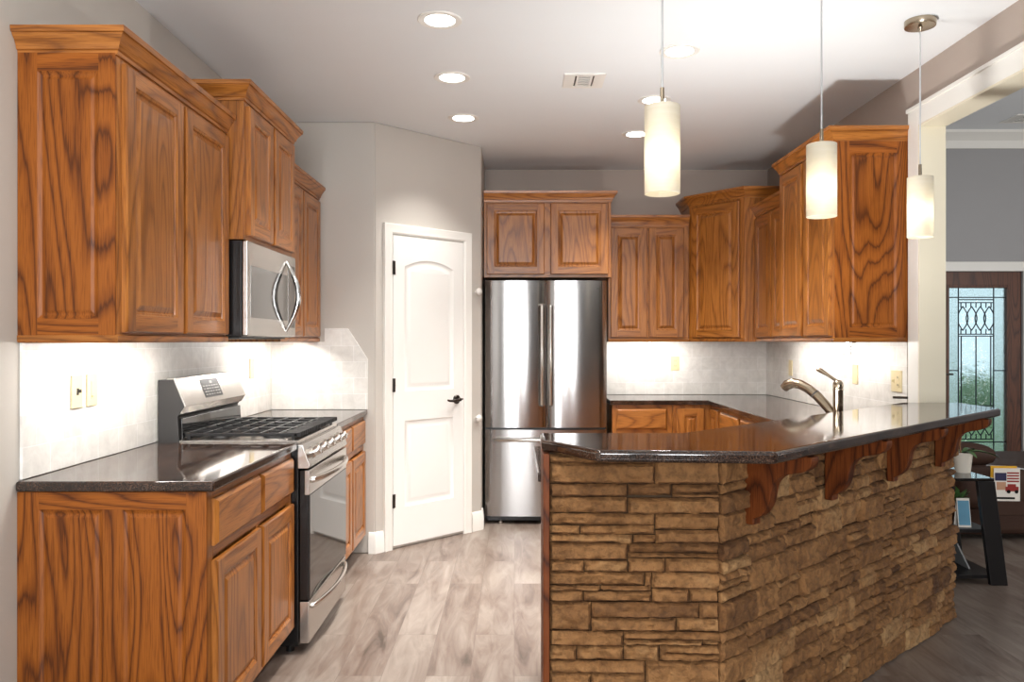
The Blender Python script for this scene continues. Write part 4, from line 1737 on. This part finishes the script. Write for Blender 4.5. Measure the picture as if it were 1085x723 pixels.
def vent(label, x0, y0, x1, y1, z, name='ceiling_vent'):
    t = thing(name, label, 'vent', ((x0 + x1) / 2, (y0 + y1) / 2, z))
    w, d = x1 - x0, y1 - y0
    mb = MB()
    b = 0.022
    for (a, b_, c, e) in ((-w / 2, -d / 2, w / 2, -d / 2 + b), (-w / 2, d / 2 - b, w / 2, d / 2), (-w / 2, -d / 2 + b, -w / 2 + b, d / 2 - b), (w / 2 - b, -d / 2 + b, w / 2, d / 2 - b),
                            (-w / 6 - 0.006, -d / 2 + b, -w / 6 + 0.006, d / 2 - b), (w / 6 - 0.006, -d / 2 + b, w / 6 + 0.006, d / 2 - b)):
        mb.box(a, b_, -0.008, c, e, -0.0005)
    mb.build('frame', TRIM, t)
    mb = MB()
    mb.box(-w / 2 + 0.01, -d / 2 + 0.01, -0.003, w / 2 - 0.01, d / 2 - 0.01, -0.0006)
    mb.build('duct', DGREY, t)
    mb = MB()
    for side in (-1, 1):
        for k in range(5):
            x = side * (w / 3) + (k - 2) * (w / 3 - 0.03) / 5
            mb.box(x - 0.0045, -d / 2 + b, -0.0075, x + 0.0045, d / 2 - b, -0.0035)
    for k in range(6):
        y = (k - 2.5) * (d - 2 * b) / 6
        mb.box(-w / 6 + 0.006, y - 0.006, -0.0075, w / 6 - 0.006, y + 0.006, -0.0035)
    mb.build('slats', TRIM, t)
    return t


vent('white rectangular air vent in the kitchen ceiling', 0.262, 4.14, 0.478, 4.36, ZC)
vent('grey air vent in the high living room ceiling', 4.90, 7.75, 5.22, 8.05, LZ)

# ------------------------------------------------------------------ pendants
PL = [('left pendant lamp with a frosted cylinder shade, hanging nearest the camera', 0.440, 2.37, 1.787),
      ('middle pendant lamp with a frosted cylinder shade, in front of the right cabinets', 1.107, 2.87, 1.797),
      ('right pendant lamp with its nickel ceiling canopy in view', 1.763, 3.46, 1.800)]
for lab, x, y, zb in PL:
    t = thing('pendant_lamp', lab, 'pendant lamp', (x, y, zb), 0, 'cylinder pendants over the bar')
    hh = 0.262
    mb = MB()
    mb.lathe([(0.0505, 0.0), (0.0525, 0.001), (0.0525, hh - 0.001), (0.0505, hh), (0.0495, hh - 0.002), (0.0495, 0.002)], (0, 0, 0), 40, close=True)
    mb.build('lamp_shade', SHADE, t, smooth=40)
    mb = MB()
    for k in range(3):
        a = 2 * pi * k / 3
        mb.tube([(0, 0, hh - 0.012), (0.0496 * cos(a), 0.0496 * sin(a), hh - 0.012)], 0.0025, 8)
    mb.lathe([(0.018, hh - 0.075), (0.018, hh - 0.006), (0.007, hh + 0.004), (0.006, hh + 0.055)], (0, 0, 0), 18)
    mb.build('socket', NICKEL, t, smooth=40)
    mb = MB()
    mb.ball((0, 0, 0.105), 0.026, 18, 12, sc=(1, 1, 1.7))
    mb.build('bulb', BULB, t, smooth=60)
    top = ZC - zb
    mb = MB()
    mb.tube([(0, 0, hh + 0.05), (0, 0, top - 0.02)], 0.0032, 8)
    mb.build('cord', CABLE, t, smooth=60)
    mb = MB()
    mb.lathe([(0.006, -0.05), (0.010, -0.030), (0.062, -0.028), (0.064, -0.024), (0.064, -0.0005)], (0, 0, top), 36)
    mb.build('canopy', NICKEL, t, smooth=40)
    lamp('pendant_light', 'POINT', (x, y, zb + 0.125), 2.2, (1, 0.93, 0.82), 0.02)

# ------------------------------------------------------------------ faucet and small kitchen items
FPX, FPY = 1.500, 3.690
fc = thing('faucet', 'brushed nickel pull-out kitchen faucet standing behind the bar', 'faucet', (FPX, FPY, ZT + 0.0005))
kd_ = Vector((-Nn.x, -Nn.y, 0))
mb = MB()
mb.lathe([(0.030, 0.0), (0.030, 0.006), (0.024, 0.014), (0.0225, 0.03), (0.0225, 0.205), (0.0235, 0.207), (0.0235, 0.213), (0.022, 0.215), (0.024, 0.228), (0.022, 0.242), (0.014, 0.252), (0.006, 0.255)], (0, 0, 0), 28)
mb.build('body', NICKEL, fc, smooth=40)
mb = MB()
sp = [(0.01, 0.075), (0.03, 0.10), (0.06, 0.135), (0.10, 0.175), (0.145, 0.208), (0.185, 0.227), (0.222, 0.232), (0.250, 0.222), (0.268, 0.205)]
rad = [0.014, 0.020, 0.022, 0.022, 0.022, 0.0225, 0.024, 0.025, 0.021]
mb.tube([kd_ * a + Vector((0, 0, b)) for a, b in sp], rad, 16)
mb.build('spout', NICKEL, fc, smooth=50)
mb = MB()
mb.tube([kd_ * a + Vector((0, 0, b)) for a, b in ((0.108, 0.181), (0.113, 0.185))], 0.0232, 16)
mb.build('joint_ring', DGREY, fc, smooth=50)
mb = MB()
mb.tube([Vector((0, 0, 0.245)), kd_ * 0.02 + Vector((0, 0, 0.258)), kd_ * 0.05 + Vector((0, 0, 0.277)), kd_ * 0.085 + Vector((0, 0, 0.297)), kd_ * 0.10 + Vector((0, 0, 0.302))], [0.010, 0.009, 0.010, 0.015, 0.011], 12, flat=0.75)
mb.build('lever', NICKEL, fc, smooth=50)

ph = thing('paper_towel_holder', 'chrome wire paper towel holder hanging under the tall right cabinet', 'paper towel holder', (1.84, 4.35, ZU))
mb = MB()
mb.tube([(0, 0, -0.0005), (0, 0, -0.065)], 0.005, 10)
mb.box(-0.02, -0.015, -0.004, 0.02, 0.015, -0.0005)
mb.build('bracket', CHROME, ph, smooth=40)
mb = MB()
mb.tube([(0, 0, -0.063), (-0.005, 0.26, -0.063), (-0.02, 0.30, -0.055), (-0.03, 0.315, -0.035)], 0.004, 10)
mb.build('arm', CHROME, ph, smooth=50)
mb = MB()
mb.tube([(0, 0, -0.0005), (0, 0, -0.030), (0, -0.012, -0.036), (0, -0.018, -0.028)], 0.0025, 8)
o = mb.build('cup_hook', CHROME, None, loc=(1.06, 6.24, ZU), smooth=50)
tag(o, 'tiny metal hook under the cabinet right of the refrigerator', 'hook')

sd_ = thing('towel_bar', 'short dark metal bar on the right wall just above the bar top', 'towel bar', (XR - 0.0005, 4.152, 1.052))
mb = MB()
mb.box(-0.004, -0.018, -0.010, 0, 0.018, 0.014)
mb.build('base_plate', DARKM, sd_, bevel=0.001)
mb = MB()
mb.tube([(-0.003, 0, 0.002), (-0.085, 0, 0.004)], 0.0065, 10)
mb.build('rod', DARKM, sd_, smooth=50)

# ------------------------------------------------------------------ living room
# end table with splayed black sides
et = thing('end_table', 'black A-frame end table in the living room right of the stone bar', 'table', (2.47, 4.62, 0))
ED = 0.23


def splay(side, yy):
    mb = MB()
    M_ = Matrix(((1, 0, 0, 0), (0, 0, -1, 0), (0, 1, 0, 0), (0, 0, 0, 1)))
    poly = [(side * 0.085, 0.575), (side * 0.180, 0.575), (side * 0.252, 0.0), (side * 0.158, 0.0)]
    mb.prism(poly, -yy - 0.03, -yy, 0, M_)
    return mb


for side in (1, -1):
    for yy in (-ED, ED - 0.03):
        splay(side, yy).build('leg', BLACKM, et, bevel=0.003)
mb = MB()
mb.box(-0.172, -ED + 0.002, 0.5755, 0.178, ED - 0.002, 0.592)
o = mb.build('tabletop', GLASSB, et, bevel=0.003)
mb = MB()
mb.box(-0.175, -ED + 0.031, 0.285, 0.175, ED - 0.031, 0.305)
mb.build('shelf', BLACKM, et, bevel=0.002)
mb = MB()
mb.box(-0.225, -ED + 0.031, 0.03, 0.225, ED - 0.031, 0.05)
mb.build('shelf', BLACKM, et, bevel=0.002)


def leaf(mb, base, d, ln, wd, droop, n=7):
    d = Vector(d).normalized()
    s = d.cross(Vector((0, 0, 1))).normalized()
    vs, fs = [], []
    for k in range(n + 1):
        f = k / n
        c = Vector(base) + d * ln * f + Vector((0, 0, -droop * f * f * ln))
        w = wd * sin(pi * min(0.98, 0.08 + 0.9 * f)) ** 0.8
        th = Vector((0, 0, 0.0015))
        vs += [c - s * w + Vector((0, 0, w * 0.25)), c, c + s * w + Vector((0, 0, w * 0.25)), c - th]
    for k in range(n):
        a, b = 4 * k, 4 * k + 4
        fs += [(a, a + 1, b + 1, b), (a + 1, a + 2, b + 2, b + 1), (a, b, b + 3, a + 3), (a + 2, a + 3, b + 3, b + 2)]
    mb.add(vs, fs)


pp = thing('potted_orchid', 'white pot with long green leaves and a brown stem on the end table', 'plant', (2.590, 4.60, 0.5925))
mb = MB()
mb.lathe([(0.040, 0.0), (0.052, 0.115), (0.048, 0.115), (0.040, 0.10)], (0, 0, 0), 28)
mb.build('pot', POTW, pp, smooth=35)
mb = MB()
mb.lathe([(0.0445, 0.100), (0.046, 0.108), (0.02, 0.112)], (0, 0, 0), 20)
mb.build('soil', SOIL, pp, smooth=40)
mb = MB()
for d, ln, wd, dr in (((1, -0.15, 0.25), 0.20, 0.030, 0.35), ((0.8, 0.5, 0.55), 0.15, 0.02, 0.5), ((-0.6, 0.6, 0.5), 0.14, 0.02, 0.5), ((0.3, -0.8, 0.4), 0.10, 0.02, 0.6)):
    leaf(mb, (0, 0, 0.112), d, ln, wd, dr)
mb.build('leaves', LEAF, pp, smooth=60)
mb = MB()
mb.tube([(-0.012, 0, 0.108), (-0.018, 0.0, 0.16), (-0.008, 0, 0.21), (-0.02, 0.01, 0.25)], 0.004, 8)
mb.tube([(-0.022, 0.01, 0.108), (-0.026, 0.01, 0.17), (-0.032, 0, 0.215)], 0.004, 8)
mb.build('stem', STEMB, pp, smooth=60)

p2 = thing('potted_plant', 'bushy green plant on the middle shelf of the end table', 'plant', (2.590, 4.64, 0.3055))
mb = MB()
mb.lathe([(0.035, 0.0), (0.045, 0.09), (0.040, 0.09), (0.03, 0.08)], (0, 0, 0), 24)
mb.build('pot', plain('terracotta_pot', rgb(120, 84, 60), 0.6), p2, smooth=35)
mb = MB()
r3 = random.Random(5)
for k in range(34):
    a = r3.uniform(0, 2 * pi)
    leaf(mb, (r3.uniform(-.015, .015), r3.uniform(-.015, .015), 0.085 + r3.uniform(0, 0.04)), (cos(a), sin(a), r3.uniform(0.2, 2.0)), r3.uniform(0.06, 0.115), 0.010, r3.uniform(0.1, 0.5), 5)
mb.build('leaves', LEAF, p2, smooth=60)

# small easel card with a blue picture, on the middle shelf
cd_ = thing('easel_card', 'small triangular standing card with a blue picture on the middle shelf', 'card', (2.528, 4.49, 0.3055), radians(-8))
mb = MB()
mb.prism_x([(-0.03, 0.0), (-0.027, 0.0), (0.002, 0.150), (0.033, 0.0), (0.036, 0.0), (0.003, 0.158), (0.0, 0.158)], -0.034, 0.034)
mb.build('card', PAPER, cd_)
mb = MB()
PY = lambda z, o: -0.030 + 0.030 * z / 0.158 - o
q8 = [(x, PY(z, o), z) for o in (0.0002, 0.0015) for x, z in ((-0.030, 0.012), (0.030, 0.012), (0.030, 0.145), (-0.030, 0.145))]
mb.add(q8,
       [(0, 1, 2, 3), (7, 6, 5, 4), (0, 4, 5, 1), (1, 5, 6, 2), (2, 6, 7, 3), (3, 7, 4, 0)])
mb.build('picture', plain('blue_print', rgb(96, 150, 178), 0.4, 0, None, 0.5), cd_)

# magazines leaning on the bottom shelf
for k, (xo, an, mt, lab) in enumerate(((0.05, 22, BLACK, 'dark leaning magazine on the bottom shelf, the middle one of three'), (-0.04, 16, PAPER, 'pale magazine leaning at the left on the bottom shelf'), (0.12, 26, plain('grey_print', rgb(150, 150, 150), 0.4, 0, None, 0.3), 'grey magazine leaning at the right on the bottom shelf'))):
    mb = MB()
    mb.box(-0.004, -0.09, 0, 0.004, 0.09, 0.20 - 0.02 * k)
    o = mb.build('magazine', mt, None, loc=(2.47 + xo, 4.62, 0.0522), rot=(0, radians(-an), 0), bevel=0.001)
    tag(o, lab, 'magazine', 'magazines on the bottom shelf')

# brown leather recliner sofa
sf = thing('recliner_sofa', 'dark brown leather recliner sofa in front of the glazed front door', 'sofa', (3.45, 5.75, 0))


def cushion(mb_name, x0, y0, z0, x1, y1, z1, r, seg=5, parent=sf):
    mb = MB()
    mb.box(x0, y0, z0, x1, y1, z1)
    o = mb.build(mb_name, LEATHER, parent, bevel=r, seg=seg)
    return o


cushion('base', -0.62, -0.42, 0.045, 1.30, 0.55, 0.40, 0.05)
cushion('backrest', -0.52, -0.50, 0.22, 1.25, -0.20, 0.500, 0.10)
cushion('seat_cushion', -0.40, -0.20, 0.36, 1.15, 0.60, 0.48, 0.06)
cushion('armrest', -0.72, -0.45, 0.05, -0.42, 0.60, 0.52, 0.09)
cushion('armrest', 1.22, -0.45, 0.05, 1.52, 0.60, 0.55, 0.09)
mb = MB()
n = 16
pts = [(-0.60 + 0.50 * k / n, -0.16, 0.545 + 0.012 * sin(pi * k / n)) for k in range(n + 1)]
rad = [0.085 * (1 - abs(2 * k / n - 1) ** 4 * 0.45) for k in range(n + 1)]
mb.tube(pts, rad, 18)
mb.build('head_pillow', LEATHER, sf, smooth=60)
mb = MB()
mb.box(-0.34, -0.5345, 0.205, -0.10, -0.5015, 0.2995)
mb.build('side_pocket', LEATHER, sf, bevel=0.005)

# white cord draped over the sofa back
mb = MB()
pts = [(3.20, 5.40, 0.506), (3.30, 5.33, 0.508), (3.47, 5.27, 0.488), (3.55, 5.238, 0.44), (3.63, 5.238, 0.36), (3.70, 5.238, 0.24), (3.78, 5.20, 0.06), (3.88, 5.14, 0.006), (4.0, 5.12, 0.006)]
mb.tube(pts, 0.005, 8)
mb.build('power_cord', CABLE, sf, off=(3.45, 5.75, 0), smooth=60)


def magazine(label, loc, w, h, mats_cover, art):
    t = thing('magazine', label, 'magazine', loc, radians(-4), 'magazines at the sofa back')
    mb = MB()
    mb.box(-w / 2, -0.004, 0, w / 2, 0.0, h)
    mb.build('pages', mats_cover, t)
    if art:
        red = plain('red_print', rgb(150, 48, 44), 0.4)
        blue = plain('navy_print', rgb(52, 52, 84), 0.4)
        tan = plain('tan_print', rgb(196, 150, 120), 0.4)
        mb = MB()
        y0, y1 = -0.0048, -0.0041
        mb.box(-w * .46, y0, h * .62, -w * .02, y1, h * .86, 1)
        for k in range(4):
            z_ = h * (.58 + .085 * k)
            mb.box(0.0, y0, z_, w * .46, y1, z_ + h * .045, 0)
        mb.box(-w * .40, y0, h * .34, -w * .04, y1, h * .58, 2)
        mb.box(-w * .06, y0 - .0004, h * .30, w * .44, y1, h * .44, 0)
        mb.box(w * .02, y0 - .0004, h * .44, w * .34, y1, h * .52, 0)
        for xx in (0.06, 0.36):
            mb.lathe([(h * .055, 0), (h * .055, 0.001)], (0, 0, 0), 16, 3, Matrix.Translation((w * xx, y0 - .0002, h * .29)) @ RX)
        mb.box(-w * .44, y0, h * .06, w * .30, y1, h * .12, 3)
        mb.build('cover_art', [red, blue, tan, BLACK], t)
    return t


magazine('white-covered magazine with red vehicle art standing in the sofa back pocket', (3.230, 5.2255, 0.300), 0.165, 0.215, PAPER, True)
magazine('yellow magazine peeking out above the white-covered one at the sofa back', (3.217, 5.2385, 0.300), 0.165, 0.228, YELLOW, False)

# hedge outside the front door
mb = MB()
r4 = random.Random(9)
for k in range(26):
    mb.ball((r4.uniform(-1.6, 1.9), r4.uniform(-0.5, 0.5), 0.15 + r4.uniform(0, 0.45)), r4.uniform(0.28, 0.5), 12, 8)
o = mb.build('hedge', HEDGE, None, loc=(8.0, 15.0, -0.12), smooth=60)
tag(o, 'green hedge outside, seen blurred through the front door glass', 'hedge')
